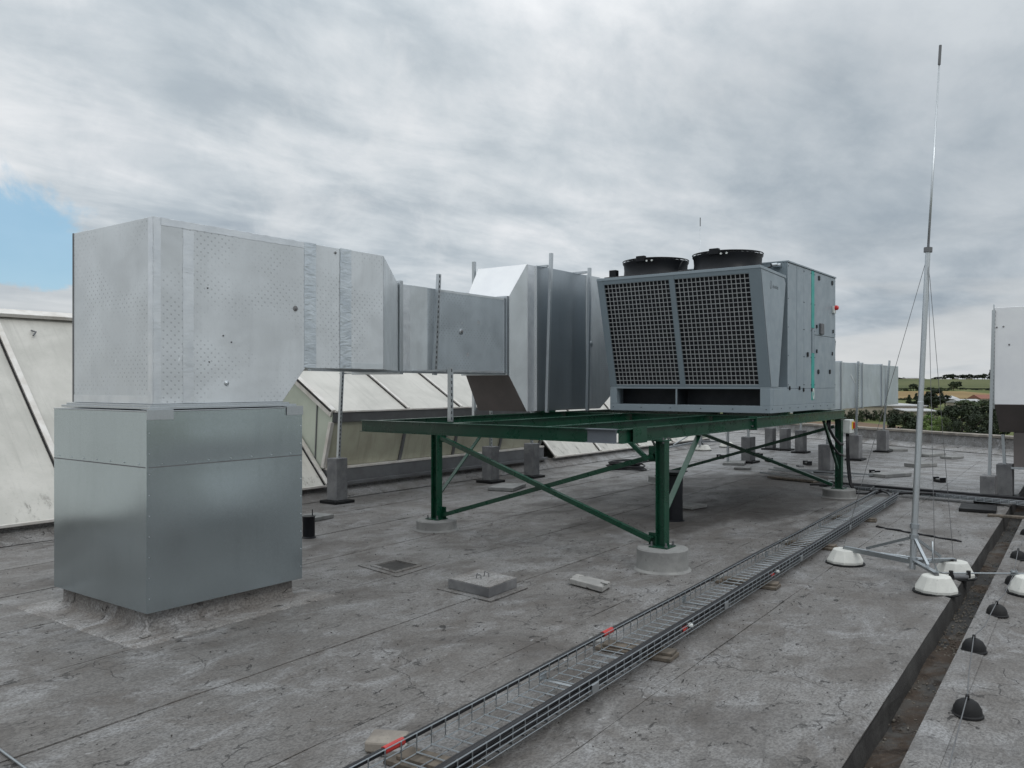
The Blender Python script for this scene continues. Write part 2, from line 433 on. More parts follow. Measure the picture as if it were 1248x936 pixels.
M['coping'] = mk_conc('coping_stone', (0.30, 0.27, 0.23), (0.19, 0.17, 0.15))
M['mud'] = mk_silt('gutter_silt')
M['mud2'] = mk_conc('gutter_dry_silt', (0.20, 0.185, 0.16), (0.10, 0.08, 0.06), 0.8)
M['peel'] = mk_peel('peeling_render')
M['gutter'] = mk_conc('gutter_lining', (0.06, 0.058, 0.055), (0.035, 0.033, 0.032), 0.6)
M['brown'] = simple('roof_reflection_brown', (0.19, 0.165, 0.158), (0.155, 0.138, 0.132), 0.5, 0.3, 3)  # foil with the roof's brown reflection painted into its colour
M['bark'] = simple('bark', (0.06, 0.045, 0.035), rough=0.9)


def mk_leaf(name, a, b):
    m = NT(name)
    oi = m.n('ShaderNodeObjectInfo')
    c = m.mix(m.ss(m.noise(0.55, 3, 0.6), 0.35, 0.65), a, b)
    c = m.mix(m.math('MULTIPLY', oi.outputs['Random'], 0.4), c, tuple(x * 1.5 for x in b))
    m.set(c, 0.7, 0, 0.25)
    return m.m


M['leafd'] = mk_leaf('dark_leaves', (0.010, 0.018, 0.008), (0.022, 0.032, 0.014))
M['leafl'] = mk_leaf('bright_leaves', (0.07, 0.12, 0.03), (0.12, 0.17, 0.05))
M['leafm'] = mk_leaf('mid_leaves', (0.022, 0.036, 0.014), (0.042, 0.058, 0.024))


def field(name, a, b, sc=0.02):
    m = NT(name)
    c = m.mix(m.ss(m.noise(sc, 6, 0.6, 0.5), 0.35, 0.65), a, b)
    c = m.mix(m.ss(m.noise(sc * 20, 4, 0.7), 0.5, 0.8, 0, 0.5), c, tuple(x * 0.6 for x in a))
    m.set(c, 0.95, 0, 0.1)
    return m.m


M['meadow'] = field('meadow_grass', (0.085, 0.105, 0.038), (0.12, 0.13, 0.055))
M['wheat'] = field('ripe_wheat', (0.25, 0.18, 0.088), (0.20, 0.14, 0.068))
M['slope'] = field('green_hill_crop', (0.075, 0.088, 0.038), (0.105, 0.112, 0.052), 0.008)
M['soil'] = field('ploughed_soil', (0.16, 0.11, 0.075), (0.12, 0.085, 0.06), 0.06)
M['tarmac'] = field('light_yard', (0.30, 0.29, 0.27), (0.25, 0.245, 0.23), 0.1)
M['white_roof'] = simple('pale_roof_sheet', (0.42, 0.42, 0.42), (0.34, 0.34, 0.34), 0.5, 0, 0.2, 0)
M['wall_far'] = simple('rendered_wall', (0.36, 0.32, 0.26), rough=0.8, bs=0)
M['tile_far'] = simple('red_tile_roof', (0.22, 0.09, 0.06), rough=0.8, bs=0)
M['glass_far'] = simple('dark_window_glass', (0.02, 0.025, 0.03), rough=0.15, bs=0)

# ------------------------------------------------------------------ mesh helpers


def wl(p):
    v = Vector((0, 0, 0))
    while p is not None:
        v += p.location; p = p.parent
    return v


class MB:
    def __init__(s): s.v = []; s.f = []

    def add(s, vs, fs):
        b = len(s.v); s.v += [tuple(v) for v in vs]; s.f += [tuple(i + b for i in f) for f in fs]; return s

    def hexa(s, p):   # 0-3 one end loop, 4-7 the other, same order
        return s.add(p, [(3, 2, 1, 0), (4, 5, 6, 7), (0, 1, 5, 4), (1, 2, 6, 5), (2, 3, 7, 6), (3, 0, 4, 7)])

    def box(s, x0, x1, y0, y1, z0, z1):
        return s.hexa([(x0, y0, z0), (x1, y0, z0), (x1, y1, z0), (x0, y1, z0), (x0, y0, z1), (x1, y0, z1), (x1, y1, z1), (x0, y1, z1)])

    def rbox(s, c, sx, sy, sz, a=0.0):      # centred on c in plan, standing on c.z
        ca, sa = math.cos(a), math.sin(a); P = []
        for z in (0, sz):
            for x, y in ((-1, -1), (1, -1), (1, 1), (-1, 1)):
                X, Y = x * sx / 2, y * sy / 2
                P.append((c[0] + X * ca - Y * sa, c[1] + X * sa + Y * ca, c[2] + z))
        return s.hexa(P)

    def bar(s, p, q, w, h, up=(0, 0, 1), ow=0.0, oh=0.0):
        p, q = Vector(p), Vector(q); d = (q - p).normalized(); up = Vector(up)
        sd = d.cross(up).normalized(); u = sd.cross(d).normalized()
        P = []
        for e in (p, q):
            for a, b in ((-1, -1), (1, -1), (1, 1), (-1, 1)):
                P.append(e + sd * (a * w / 2 + ow) + u * (b * h / 2 + oh))
        return s.hexa(P)

    def ibeam(s, p, q, h, w, t=0.007, up=(0, 0, 1)):
        s.bar(p, q, w, t, up, 0, h / 2 - t / 2); s.bar(p, q, w, t, up, 0, -h / 2 + t / 2)
        return s.bar(p, q, t, h - 2 * t, up)

    def angle(s, p, q, w, t=0.006, up=(0, 0, 1)):
        s.bar(p, q, w, t, up, 0, 0); return s.bar(p, q, t, w - t, up, -w / 2 + t / 2, -w / 2)

    def tube(s, pts, r, n=8, cap=True, rs=None):
        pts = [Vector(p) for p in pts]; b = len(s.v); prev = None
        for i, p in enumerate(pts):
            t = (pts[min(i + 1, len(pts) - 1)] - pts[max(i - 1, 0)]).normalized()
            if prev is None: a = t.orthogonal().normalized()
            else: a = (prev - t * prev.dot(t)).normalized()
            prev = a; bb = t.cross(a); rr = rs[i] if rs else r
            for k in range(n):
                an = 2 * PI * k / n; s.v.append(tuple(p + (a * math.cos(an) + bb * math.sin(an)) * rr))
        for i in range(len(pts) - 1):
            for k in range(n):
                k2 = (k + 1) % n; s.f.append((b + i * n + k, b + i * n + k2, b + (i + 1) * n + k2, b + (i + 1) * n + k))
        if cap:
            s.f.append(tuple(b + k for k in reversed(range(n)))); e = b + (len(pts) - 1) * n; s.f.append(tuple(e + k for k in range(n)))
        return s

    def lathe(s, prof, c, n=32, jit=0.0, a0=0.0):
        b = len(s.v); c = Vector(c)
        for r, z in prof:
            for k in range(n):
                an = a0 + 2 * PI * k / n; rr = r * (1 + random.uniform(-jit, jit)) if r > 1e-4 else 0.0005
                s.v.append((c.x + rr * math.cos(an), c.y + rr * math.sin(an), c.z + z))
        for i in range(len(prof) - 1):
            for k in range(n):
                k2 = (k + 1) % n; s.f.append((b + i * n + k, b + i * n + k2, b + (i + 1) * n + k2, b + (i + 1) * n + k))
        s.f.append(tuple(b + k for k in reversed(range(n)))); e = b + (len(prof) - 1) * n; s.f.append(tuple(e + k for k in range(n)))
        return s

    def prism(s, poly, e):      # poly: 3D points, e: extrusion vector
        n = len(poly); e = Vector(e); P = [Vector(p) for p in poly]; P += [p + e for p in P[:n]]
        fs = [tuple(reversed(range(n))), tuple(range(n, 2 * n))] + [(i, (i + 1) % n, n + (i + 1) % n, n + i) for i in range(n)]
        return s.add(P, fs)

    def grid(s, fn, nu, nv):
        b = len(s.v)
        for i in range(nu + 1):
            for j in range(nv + 1): s.v.append(tuple(fn(i / nu, j / nv)))
        for i in range(nu):
            for j in range(nv):
                a = b + i * (nv + 1) + j; s.f.append((a, a + nv + 1, a + nv + 2, a + 1))
        return s

    def mesh(s, name, mat, off=Vector((0, 0, 0)), smooth=False, fix=True):
        me = bpy.data.meshes.new(name)
        me.from_pydata([(v[0] - off.x, v[1] - off.y, v[2] - off.z) for v in s.v], [], s.f)
        if fix:
            bm = bmesh.new(); bm.from_mesh(me); bmesh.ops.recalc_face_normals(bm, faces=bm.faces); bm.to_mesh(me); bm.free()
        me.materials.append(mat)
        uv = me.uv_layers.new(name='UVMap').data
        V = me.vertices
        for p in me.polygons:
            n = p.normal; ax = max(range(3), key=lambda i: abs(n[i]))
            for li, vi in zip(p.loop_indices, p.vertices):
                c = V[vi].co + off
                uv[li].uv = (c.y, c.z) if ax == 0 else ((c.x, c.z) if ax == 1 else (c.x, c.y))
            p.use_smooth = smooth
        return me

    def build(s, name, mat, parent=None, bevel=0.0, smooth=False, seg=2, loc=None, local=False, fix=True, auto=False):
        off = Vector((0, 0, 0)) if local else (wl(parent) if parent is not None else (Vector(loc) if loc is not None else Vector((0, 0, 0))))
        me = s.mesh(name, M[mat] if isinstance(mat, str) else mat, off, smooth, fix)
        o = bpy.data.objects.new(name, me); C.objects.link(o)
        if parent is not None: o.parent = parent
        elif loc is not None and not local: o.location = loc
        if bevel:
            b = o.modifiers.new('bevel', 'BEVEL'); b.width = bevel; b.segments = seg; b.limit_method = 'ANGLE'; b.angle_limit = math.radians(40)
        if auto:
            e = o.modifiers.new('split', 'EDGE_SPLIT'); e.split_angle = math.radians(35)
        return o


def tag(o, label, cat, group=None, kind=None):
    if label: o['label'] = label
    if cat: o['category'] = cat
    if group: o['group'] = group
    if kind: o['kind'] = kind
    return o


def thing(name, label, cat, loc=(0, 0, 0), rz=0.0, group=None):
    o = bpy.data.objects.new(name, None); C.objects.link(o); o.empty_display_size = 0.1
    o.location = loc; o.rotation_euler = (0, 0, rz)
    return tag(o, label, cat, group)


def kids(o): return [x for x in bpy.data.objects if x.parent == o]


def copy_tree(o, parent=None, cache=None):
    c = o.copy(); C.objects.link(c)
    if parent is not None: c.parent = parent
    for ch in kids(o): copy_tree(ch, c)
    return c


def dup(o, loc, rz, label, group=None):
    c = copy_tree(o); c.location = loc; c.rotation_euler = (0, 0, rz); c['label'] = label
    if group: c['group'] = group
    return c


def struct(o):
    o['kind'] = 'structure'; return o

# ------------------------------------------------------------------ roof: deck, membrane sheets, gutter
GA0, GA1 = Vector((3.742, 1.026, 0)), Vector((11.422, 1.323, 0))       # north lip of the gutter
gdir = (GA1 - GA0).normalized()
GB0, GB1 = Vector((3.892, 0.824, 0)), Vector((11.421, 1.125, 0))       # south lip
PP0, PP1 = Vector((22.636, 2.538, 0)), Vector((25.228, 6.698, 0))       # foot of the parapet
pdir = (PP1 - PP0).normalized(); pn = Vector((-pdir.y, pdir.x, 0)); pn = pn if pn.dot(Vector((1, 0, 0))) > 0 else -pn


def gut(P0, x): return Vector((x, P0.y + (x - P0.x) * gdir.y / gdir.x, 0))


def parx(y): return PP0.x + (y - PP0.y) * pdir.x / pdir.y


GD = 0.15
b = MB()
ys = [30.0]
poly = [gut(GA0, -8), gut(GA0, parx(1.7)), Vector((parx(30), 30, 0)), Vector((-8, 30, 0))]
b.prism([(p.x, p.y, -0.30) for p in poly], (0, 0, 0.294))
deck = struct(b.build('roof_deck', 'under'))
b = MB()
poly = [gut(GB0, -8), Vector((-8, -14, 0)), Vector((parx(-14), -14, 0)), gut(GB0, parx(1.5))]
b.prism([(p.x, p.y, -0.30) for p in poly], (0, 0, 0.294))
deck2 = struct(b.build('roof_deck_south', 'under'))
deck2.name = 'roof_deck'

# building below the roof
b = MB()
poly = [(-9, -15), (parx(-15) + 0.3, -15), (parx(31) + 0.3, 31), (-9, 31)]
b.prism([(p[0], p[1], -7.6) for p in poly], (0, 0, 7.22))
bld = b.build('factory_building', 'wall_far')
tag(bld, 'flat roofed factory building the whole roof lies on', 'building')

RT = math.radians(2.3)
rdx, rdy = Vector((math.cos(RT), math.sin(RT), 0)), Vector((-math.sin(RT), math.cos(RT), 0))


def sheet(u0, u1, v0, v1, parent, clip=None):
    nu, nv = max(6, int((u1 - u0) * 3.2)), 5
    ju = [random.uniform(-0.005, 0.005) for _ in range(nu + 1)]; jv = [random.uniform(-0.005, 0.005) for _ in range(nu + 1)]
    lift = random.uniform(0.001, 0.003)
    mb = MB()
    pts = {}
    for i in range(nu + 1):
        for j in range(nv + 1):
            u = u0 + (u1 - u0) * i / nu; v = v0 + (v1 - v0) * j / nv
            if j == 0: v += ju[i] + 0.0005
            if j == nv: v += jv[i] - 0.0005
            if i in (0, nu): u += random.uniform(-0.005, 0.005)
            z = lift + random.uniform(0, 0.0025) + (0.003 if j == 0 else 0)
            P = rdx * u + rdy * v
            P.z = z
            pts[i, j] = P
    for (i, j), P in pts.items():
        if clip: clip(P)
    b0 = 0
    vs = [pts[i, j] for i in range(nu + 1) for j in range(nv + 1)]
    fs = []
    idx = lambda i, j: i * (nv + 1) + j
    for i in range(nu):
        for j in range(nv): fs.append((idx(i, j), idx(i + 1, j), idx(i + 1, j + 1), idx(i, j + 1)))
    ring = [idx(i, 0) for i in range(nu + 1)] + [idx(nu, j) for j in range(1, nv + 1)] + [idx(i, nv) for i in range(nu - 1, -1, -1)] + [idx(0, j) for j in range(nv - 1, 0, -1)]
    base = len(vs)
    for r in ring: vs.append(Vector((vs[r].x, vs[r].y, -0.02)))
    n = len(ring)
    for k in range(n): fs.append((ring[k], base + k, base + (k + 1) % n, ring[(k + 1) % n]))
    mb.add(vs, fs)
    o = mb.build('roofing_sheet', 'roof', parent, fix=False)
    for p in o.data.polygons: p.use_smooth = False
    return o


def clipN(P):
    ymin = gut(GA0, P.x).y
    if P.y < ymin: P.y = ymin
    xm = parx(P.y)
    if P.x > xm: P.x = xm


def clipS(P):
    ymax = gut(GB0, P.x).y
    if P.y > ymax: P.y = ymax
    xm = parx(P.y)
    if P.x > xm: P.x = xm


v = 0.90
row = 0
while v < 10.6:
    u = -6 + (row * 2.7) % 5.3
    first = -7.0
    cuts = [first]
    uu = u
    while uu < 28: cuts.append(uu); uu += random.choice((4.6, 5.0, 6.2, 7.4))
    cuts.append(30)
    for a_, b_ in zip(cuts[:-1], cuts[1:]):
        if b_ - a_ < 0.3: continue
        q = rdx * a_ + rdy * v
        if q.x > parx(q.y) - 0.2: continue
        sheet(a_, b_, v, v + 1.0, deck, clipN)
    v += 1.0; row += 1
# beyond the skylight the sheets are out of sight: one more wide field
for a_, b_ in ((-7, 10), (10, 30)):
    sheet(a_, b_, v, v + 18, deck, clipN)
v = 0.66
for row in range(3):
    cuts = [-7, -1.5 + row * 1.7, 5.2 - row, 9.4 + row * 0.6, 15.5, 26]
    for a_, b_ in zip(cuts[:-1], cuts[1:]):
        sheet(a_, b_, v - 1.0, v, deck2, clipS)
    v -= 1.0
sheet(-7, 24, -12, v, deck2, clipS)
# gutter trough
b = MB()
x0, x1 = -8.0, parx(1.6)
for a_, o_ in ((GA0, 1), (GB0, -1)):
    p, q = gut(a_, x0), gut(a_, x1)
    off = Vector((0, 0.003 * -o_, 0))
    n = 60
    b.grid(lambda s_, t_: (p + off).lerp(q + off, s_) + Vector((0, random.uniform(-0.004, 0.004) - o_ * 0.012 * t_, -GD * t_ - 0.004)), n, 2)
g1 = struct(b.build('gutter_lining', 'gutter', fix=False))
b = MB()
pa, pb_, qa, qb = gut(GB0, x0), gut(GA0, x0), gut(GB0, x1), gut(GA0, x1)
b.grid(lambda s_, t_: pa.lerp(qa, s_).lerp(pb_.lerp(qb, s_), t_) + Vector((0, 0, -GD + random.uniform(-0.004, 0.004))), 160, 4)
g2 = struct(b.build('gutter_floor', 'gutter', fix=False, smooth=True))
b = MB()


def silt(s_, t_):
    P = pa.lerp(qa, s_).lerp(pb_.lerp(qb, s_), t_)
    return P + Vector((0, 0, -GD + 0.010 * math.sin(P.x * 3.1 + t_ * 2) + 0.008 * math.sin(P.x * 7.7) + 0.016 * math.sin(P.x * 1.3 + 1.0) + random.uniform(-0.003, 0.003)))


b.grid(silt, 420, 6)
s1 = b.build('gutter_silt', 'mud', fix=False, smooth=True); tag(s1, 'brown silt lying along the bottom of the roof gutter', 'silt', None, 'stuff')
b = MB()
rnd = random.Random(3)
for k in range(900):
    x = rnd.uniform(3, 13) if k % 3 else rnd.uniform(5.5, 8.5); t = rnd.random()
    P = gut(GB0, x).lerp(gut(GA0, x), t); r = rnd.uniform(0.003, 0.011)
    b.rbox((P.x, P.y, -GD + 0.008), r, r * 1.6, r * 0.7, rnd.random() * 3)
s2 = b.build('gutter_gravel', 'mud2'); tag(s2, 'pale grit and leaves scattered on the silt in the gutter', 'grit', None, 'stuff')
# raised welt along the north lip
b = MB()
n = 90
p, q = gut(GA0, -8), gut(GA0, x1)
b.grid(lambda s_, t_: p.lerp(q, s_) + Vector((0, 0.16 * t_, 0.018 * min(1, (t_ * 5) ** 0.6) - 0.012 * t_ + 0.0015 * math.sin(s_ * 300 + 5 * t_))), 200, 4)
lip = b.build('edge_strip', 'roof', deck, fix=False, smooth=True)
p2, q2 = gut(GB0, -8), gut(GB0, x1)
b = MB()
b.grid(lambda s_, t_: p2.lerp(q2, s_) + Vector((0, -0.002 - 0.14 * t_, 0.010 + 0.010 * math.sin(PI * t_) - 0.003 * t_)), 200, 4)
b.build('edge_strip', 'roof', deck2, fix=False, smooth=True)

# parapet
pt = thing('parapet_wall', 'low pale parapet wall with brown coping at the far roof edge', 'wall', PP0)
a_, b_ = PP0 - pdir * 18, PP0 + pdir * 34
b = MB()
b.prism([a_, b_, b_ + pn * 0.25, a_ + pn * 0.25], (0, 0, 0.37))
b.build('wall_face', 'para', pt)
b = MB()
b.prism([a_ - pn * 0.30 + Vector((0, 0, 0.012)), b_ - pn * 0.30 + Vector((0, 0, 0.012)), b_ - pn * 0.002 + Vector((0, 0, 0.13)), a_ - pn * 0.002 + Vector((0, 0, 0.13))], (0, 0, 0.004))
b.build('skirt_sheet', 'para', pt)
L_ = (b_ - a_).length; k = 0; s_ = 0
while s_ < L_:
    ln = 1.2
    b = MB(); e0, e1 = a_ + pdir * (s_ + 0.004), a_ + pdir * min(L_, s_ + ln - 0.004)
    h = random.uniform(0, 0.006)
    b.prism([e0 - pn * 0.04, e1 - pn * 0.04, e1 + pn * 0.30, e0 + pn * 0.30], (0, 0, 0.06))
    o = b.build('coping_stone', 'coping', pt, bevel=0.008); o.location.z = 0.372 + h
    s_ += ln; k += 1

# ------------------------------------------------------------------ galvanised housing under the first duct
HX0, HX1, HY0, HY1 = 2.964, 4.225, 5.166, 6.43
hs = thing('duct_housing', 'big galvanised sheet metal box on a sealed kerb, nearest to the camera', 'metal housing', (3.6, 5.8, 0))
b = MB(); b.box(HX0 + 0.004, HX1 - 0.004, HY0 + 0.004, HY1 - 0.004, 0.185, 1.46); b.build('inner_box', 'galv', hs)
ZM = 1.105


def bulged(axis, c, a0, a1, z0, z1, amp, nrm, name='sheet_panel', tilt=0.0):
    """a thin metal sheet with real thickness, pillowed as hand-bent sheets are"""
    mb = MB(); nu, nv = 22, 22

    def f(s_, t_, o_=0.0):
        a = a0 + (a1 - a0) * s_; z = z0 + (z1 - z0) * t_
        d = amp * (math.sin(PI * s_) * math.sin(PI * t_)) ** 1.6 + tilt * math.sin(2 * PI * t_) * math.sin(PI * t_) * math.sin(PI * s_) + 0.0015 + o_
        return (c + nrm * d, a, z) if axis == 'x' else (a, c + nrm * d, z)
    mb.grid(lambda s_, t_: f(s_, t_), nu, nv)
    o = mb.build(name, 'galv', hs, smooth=True)
    sm = o.modifiers.new('thickness', 'SOLIDIFY'); sm.thickness = 0.0015
    es = o.modifiers.new('split', 'EDGE_SPLIT'); es.split_angle = math.radians(30)
    return o


bulged('x', HX0, HY0, HY1, 0.155, ZM - 0.001, 0.020, -1, tilt=-0.006)
bulged('x', HX0, HY0, HY1, ZM + 0.001, 1.466, 0.004, -1, tilt=0.001)
bulged('y', HY0, HX0, HX1, 0.155, ZM - 0.001, 0.011, -1, tilt=-0.004)
bulged('y', HY0, HX0, HX1, ZM + 0.001, 1.466, 0.003, -1, tilt=0.001)
bulged('x', HX1, HY0, HY1, 0.155, 1.465, 0.004, 1)
bulged('y', HY1, HX0, HX1, 0.155, 1.465, 0.004, 1)
b = MB(); b.box(HX0 - 0.004, HX1 + 0.004, HY0 - 0.004, HY1 + 0.004, 1.4675, 1.474); b.build('top_flange', 'galvp', hs, 0.001)
b = MB(); b.box(HX0 - 0.0032, HX0 + 0.010, HY0 - 0.0045, HY0 - 0.0025, 0.156, 1.465); b.box(HX0 - 0.0045, HX0 - 0.0025, HY0 - 0.0025, HY0 + 0.010, 0.156, 1.465)
b.build('corner_angle', 'galv', hs)
b = MB(); b.box(HX0 + 0.012, HX1, HY0 - 0.0040, HY0 - 0.0019, ZM - 0.004, ZM + 0.003); b.box(HX0 - 0.0040, HX0 - 0.0019, HY0 + 0.012, HY1, ZM - 0.004, ZM + 0.003); b.build('lap_seam', 'fascia', hs)
for (x, w_) in ((HX0 - 0.007, 0.19), (HX1 - 0.15, 0.155)):
    b = MB(); b.box(x, x + w_, HY0 - 0.0085, HY0 - 0.0065, 1.415, 1.482); b.box(x, x + w_, HY0 - 0.0065, HY0 + 0.06, 1.479, 1.482); b.build('corner_bracket', 'galvp', hs, 0.001)
b = MB()
for i in range(7):
    for (p_, ax) in (((HX0 + 0.1 + i * 0.175, HY0 - 0.004, ZM + 0.02), 1), ((HX0 - 0.004, HY0 + 0.1 + i * 0.18, ZM + 0.02), 0)):
        c0 = Vector(p_); e = Vector((0, -0.004, 0)) if ax else Vector((-0.004, 0, 0)); b.tube([c0, c0 + e], 0.0038, 6)
for i in range(9):
    z = 0.25 + i * 0.135; b.tube([(HX0 + 0.012, HY0 - 0.004, z), (HX0 + 0.012, HY0 - 0.008, z)], 0.003, 6); b.tube([(HX1 - 0.012, HY0 - 0.001, z), (HX1 - 0.012, HY0 - 0.005, z)], 0.003, 6)
o = b.build('rivet_row', 'galvp', hs); o['kind'] = 'stuff'
# curb wrapped in membrane
b = MB()
k0, k1 = 0.05, 0.02


def ringp(x0, x1, y0, y1, z): return [(x0, y0, z), (x1, y0, z), (x1, y1, z), (x0, y1, z)]


CX0, CX1, CY0, CY1 = 3.02, 4.17, 5.235, 6.39
prof = [(0.24, 0.004), (0.225, 0.013), (0.06, 0.014), (0.022, 0.028), (0.010, 0.05), (0.004, 0.20)]
rows = []
vs = []; fs = []
NS = 26
for (o_, z) in prof:
    x0_, x1_, y0_, y1_ = CX0 - o_, CX1 + o_, CY0 - o_, CY1 + o_
    for sd in range(4):
        A = [(x0_, y0_), (x1_, y0_), (x1_, y1_), (x0_, y1_)][sd]; B = [(x1_, y0_), (x1_, y1_), (x0_, y1_), (x0_, y0_)][sd]
        for k in range(NS):
            t = k / NS; jj = random.uniform(-0.002, 0.002) if o_ < 0.2 else random.uniform(-0.008, 0.008)
            vs.append((A[0] + (B[0] - A[0]) * t + jj, A[1] + (B[1] - A[1]) * t + random.uniform(-0.002, 0.002), z + (random.uniform(-0.001, 0.002) if 0.01 < z < 0.1 else 0)))
nr = NS * 4
for i in range(len(prof) - 1):
    for k in range(nr):
        fs.append((i * nr + k, i * nr + (k + 1) % nr, (i + 1) * nr + (k + 1) % nr, (i + 1) * nr + k))
b.add(vs, fs)
b.build('curb_membrane', 'curbm', hs, smooth=True, auto=True)
b = MB()
cpp = [(0.003, 0.16), (0.012, 0.10), (0.030, 0.055), (0.060, 0.028), (0.10, 0.016)]


def cpf(s_, t_):
    k = s_ * 3.999; i_ = int(k); f_ = k - i_; o_ = cpp[i_][0] * (1 - f_) + cpp[i_ + 1][0] * f_ + 0.008; z = cpp[i_][1] * (1 - f_) + cpp[i_ + 1][1] * f_
    w_ = 0.05 * (0.6 + 0.4 * math.sin(s_ * 9)); x = CX0 - o_ + max(0, t_ - 0.5) * 2 * w_ + random.uniform(-0.003, 0.003); y = CY0 - o_ + max(0, 0.5 - t_) * 2 * w_ + random.uniform(-0.003, 0.003)
    return Vector((x - 0.004, y - 0.004, z + 0.004))


b.grid(cpf, 12, 6)
b.build('corner_patch', 'para', hs, fix=False)

# ------------------------------------------------------------------ main ductwork
dw = thing('insulated_ductwork', 'long silver insulated duct running from the metal box to the cooling unit', 'air duct', (5.2, 6.0, 1.49))
X_t1 = AY(5.27, 372, 400).x; X_t1b = AY(5.27, 385, 400).x; X_t2 = AY(5.27, 415, 400).x; X_t2b = AY(5.27, 428, 400).x
X_s0, X_s1 = AY(5.27, 223, 400).x, AY(5.27, 236, 400).x
DY0, DY1 = 5.27, 6.36
ZT, ZB = 2.77, 1.775


def pr_y(poly, y0, y1):
    return MB().prism([(x, y0, z) for x, z in poly], (0, y1 - y0, 0))


secA = pr_y([(3.064, 1.515), (4.125, 1.515), (X_t1, ZB), (X_t1, ZT), (3.064, ZT)], DY0, DY1).build('duct_section', 'foil', dw, 0.004)
secB = MB().box(X_t1 + 0.003, X_t2, DY0 + 0.004, DY1, ZB, ZT - 0.003).build('duct_section', 'foil', dw, 0.004)
secC = MB().box(X_t2 + 0.003, 5.2, DY0 + 0.001, DY1, ZB, ZT - 0.001).build('duct_section', 'foil', dw, 0.004)


def strip(x0, x1, y, z0, z1, parent, mat='tape', d=0.002):
    mb = MB(); n = max(4, int(max(x1 - x0, z1 - z0) * 25)); vert = (z1 - z0) > (x1 - x0)
    for i in range(n):
        pass
    pts = []
    for i in range(n + 1):
        t = i / n
        j0, j1 = random.uniform(-0.0025, 0.0025), random.uniform(-0.0025, 0.0025)
        if vert: pts.append(((x0 + j0, z0 + (z1 - z0) * t), (x1 + j1, z0 + (z1 - z0) * t)))
        else: pts.append(((x0 + (x1 - x0) * t, z0 + j0), (x0 + (x1 - x0) * t, z1 + j1)))
    vs = []
    for a, c in pts: vs += [(a[0], y - d, a[1]), (c[0], y - d, c[1]), (a[0], y + 0.001, a[1]), (c[0], y + 0.001, c[1])]
    fs = []
    for i in range(n):
        q = i * 4; fs += [(q, q + 1, q + 5, q + 4), (q + 2, q + 6, q + 7, q + 3), (q, q + 4, q + 6, q + 2), (q + 1, q + 3, q + 7, q + 5)]
    fs += [(0, 2, 3, 1), (n * 4, n * 4 + 1, n * 4 + 3, n * 4 + 2)]
    return mb.add(vs, fs).build('tape_strip', mat, parent)


strip(X_s0, X_s1, DY0, 1.52, ZT - 0.06, secA)
strip(X_s0 - 0.003, X_s1 + 0.003, DY0 - 0.002, 1.79, 1.85, secA, 'tape', 0.0015)
strip(X_s0 - 0.003, X_s1 + 0.003, DY0 - 0.002, 2.42, 2.48, secA, 'tape', 0.0015)
strip(3.066, 3.12, DY0, 1.517, ZT - 0.002, secA)
strip(3.12, X_t1, DY0, ZT - 0.05, ZT - 0.002, secA)
strip(X_t1 - 0.01, X_t1b, DY0 - 0.001, ZB + 0.005, ZT - 0.002, secB, 'tape2')
strip(X_t2 - 0.005, X_t2b, DY0, ZB + 0.005, ZT - 0.002, secC, 'tape2')
strip(X_t2b, 5.19, DY0, ZB + 0.003, ZB + 0.05, secC, 'foilp')
# tape on the end face
b = MB(); b.box(3.062, 3.0645, DY0, DY0 + 0.055, 1.517, ZT - 0.002); b.build('tape_strip', 'tape', secA)
b = MB(); b.box(3.062, 3.0645, DY0 + 0.055, DY1, 1.517, 1.57); b.build('tape_strip', 'tape', secA)
b = MB(); b.box(3.0615, 3.0645, DY1 - 0.02, DY1 + 0.001, 1.517, ZT); b.build('edge_profile', 'fascia', secA)
b = MB(); b.box(3.00, 4.20, 5.20, 6.40, 1.482, 1.498); b.box(3.03, 4.16, 5.235, 6.385, 1.498, 1.513); b.build('base_flange', 'galvp', dw, 0.002)


def rosette(c, r, parent, mat='galvp', n=(0, -1, 0)):
    mb = MB(); c = Vector(c); n = Vector(n)
    mb.tube([c, c + n * 0.004, c + n * 0.008, c + n * 0.012], r, 14, True, [r, r * 0.95, r * 0.5, r * 0.3])
    o = mb.build('fixing_washer', mat, parent); return o


rosette(AY(DY0, 360, 376), 0.022, secA, 'block'); rosette(AY(DY0, 276, 467), 0.02, secA)
for p in ((253, 351), (282, 417), (255, 441), (272, 409)): rosette(AY(DY0, *p), 0.006, secA, 'block')
rosette(AY(DY0, 409, 308), 0.01, secB, 'block')
# sideways bend
SD0, SD1 = 6.40, 7.10
jog = MB().hexa([(5.203, DY0 + 0.003, ZB), (5.203, DY1, ZB), (5.203, DY1, ZT - 0.002), (5.203, DY0 + 0.003, ZT - 0.002),
                 (6.53, SD0, 1.785), (6.53, SD1, 1.785), (6.53, SD1, 2.735), (6.53, SD0, 2.735)]).build('offset_bend', 'foilp', dw, 0.004)


def rect_ring(x0, x1, y0, y1, z0, z1, o_, name='joint_flange', mat='galvp'):
    mb = MB()
    mb.box(x0, x1, y0 - o_, y1 + o_, z0 - o_, z0 - 0.0005); mb.box(x0, x1, y0 - o_, y1 + o_, z1 + 0.0005, z1 + o_)
    mb.box(x0, x1, y0 - o_, y0 - 0.0005, z0, z1); mb.box(x0, x1, y1 + 0.0005, y1 + o_, z0, z1)
    return mb.build(name, mat, dw, 0.002)


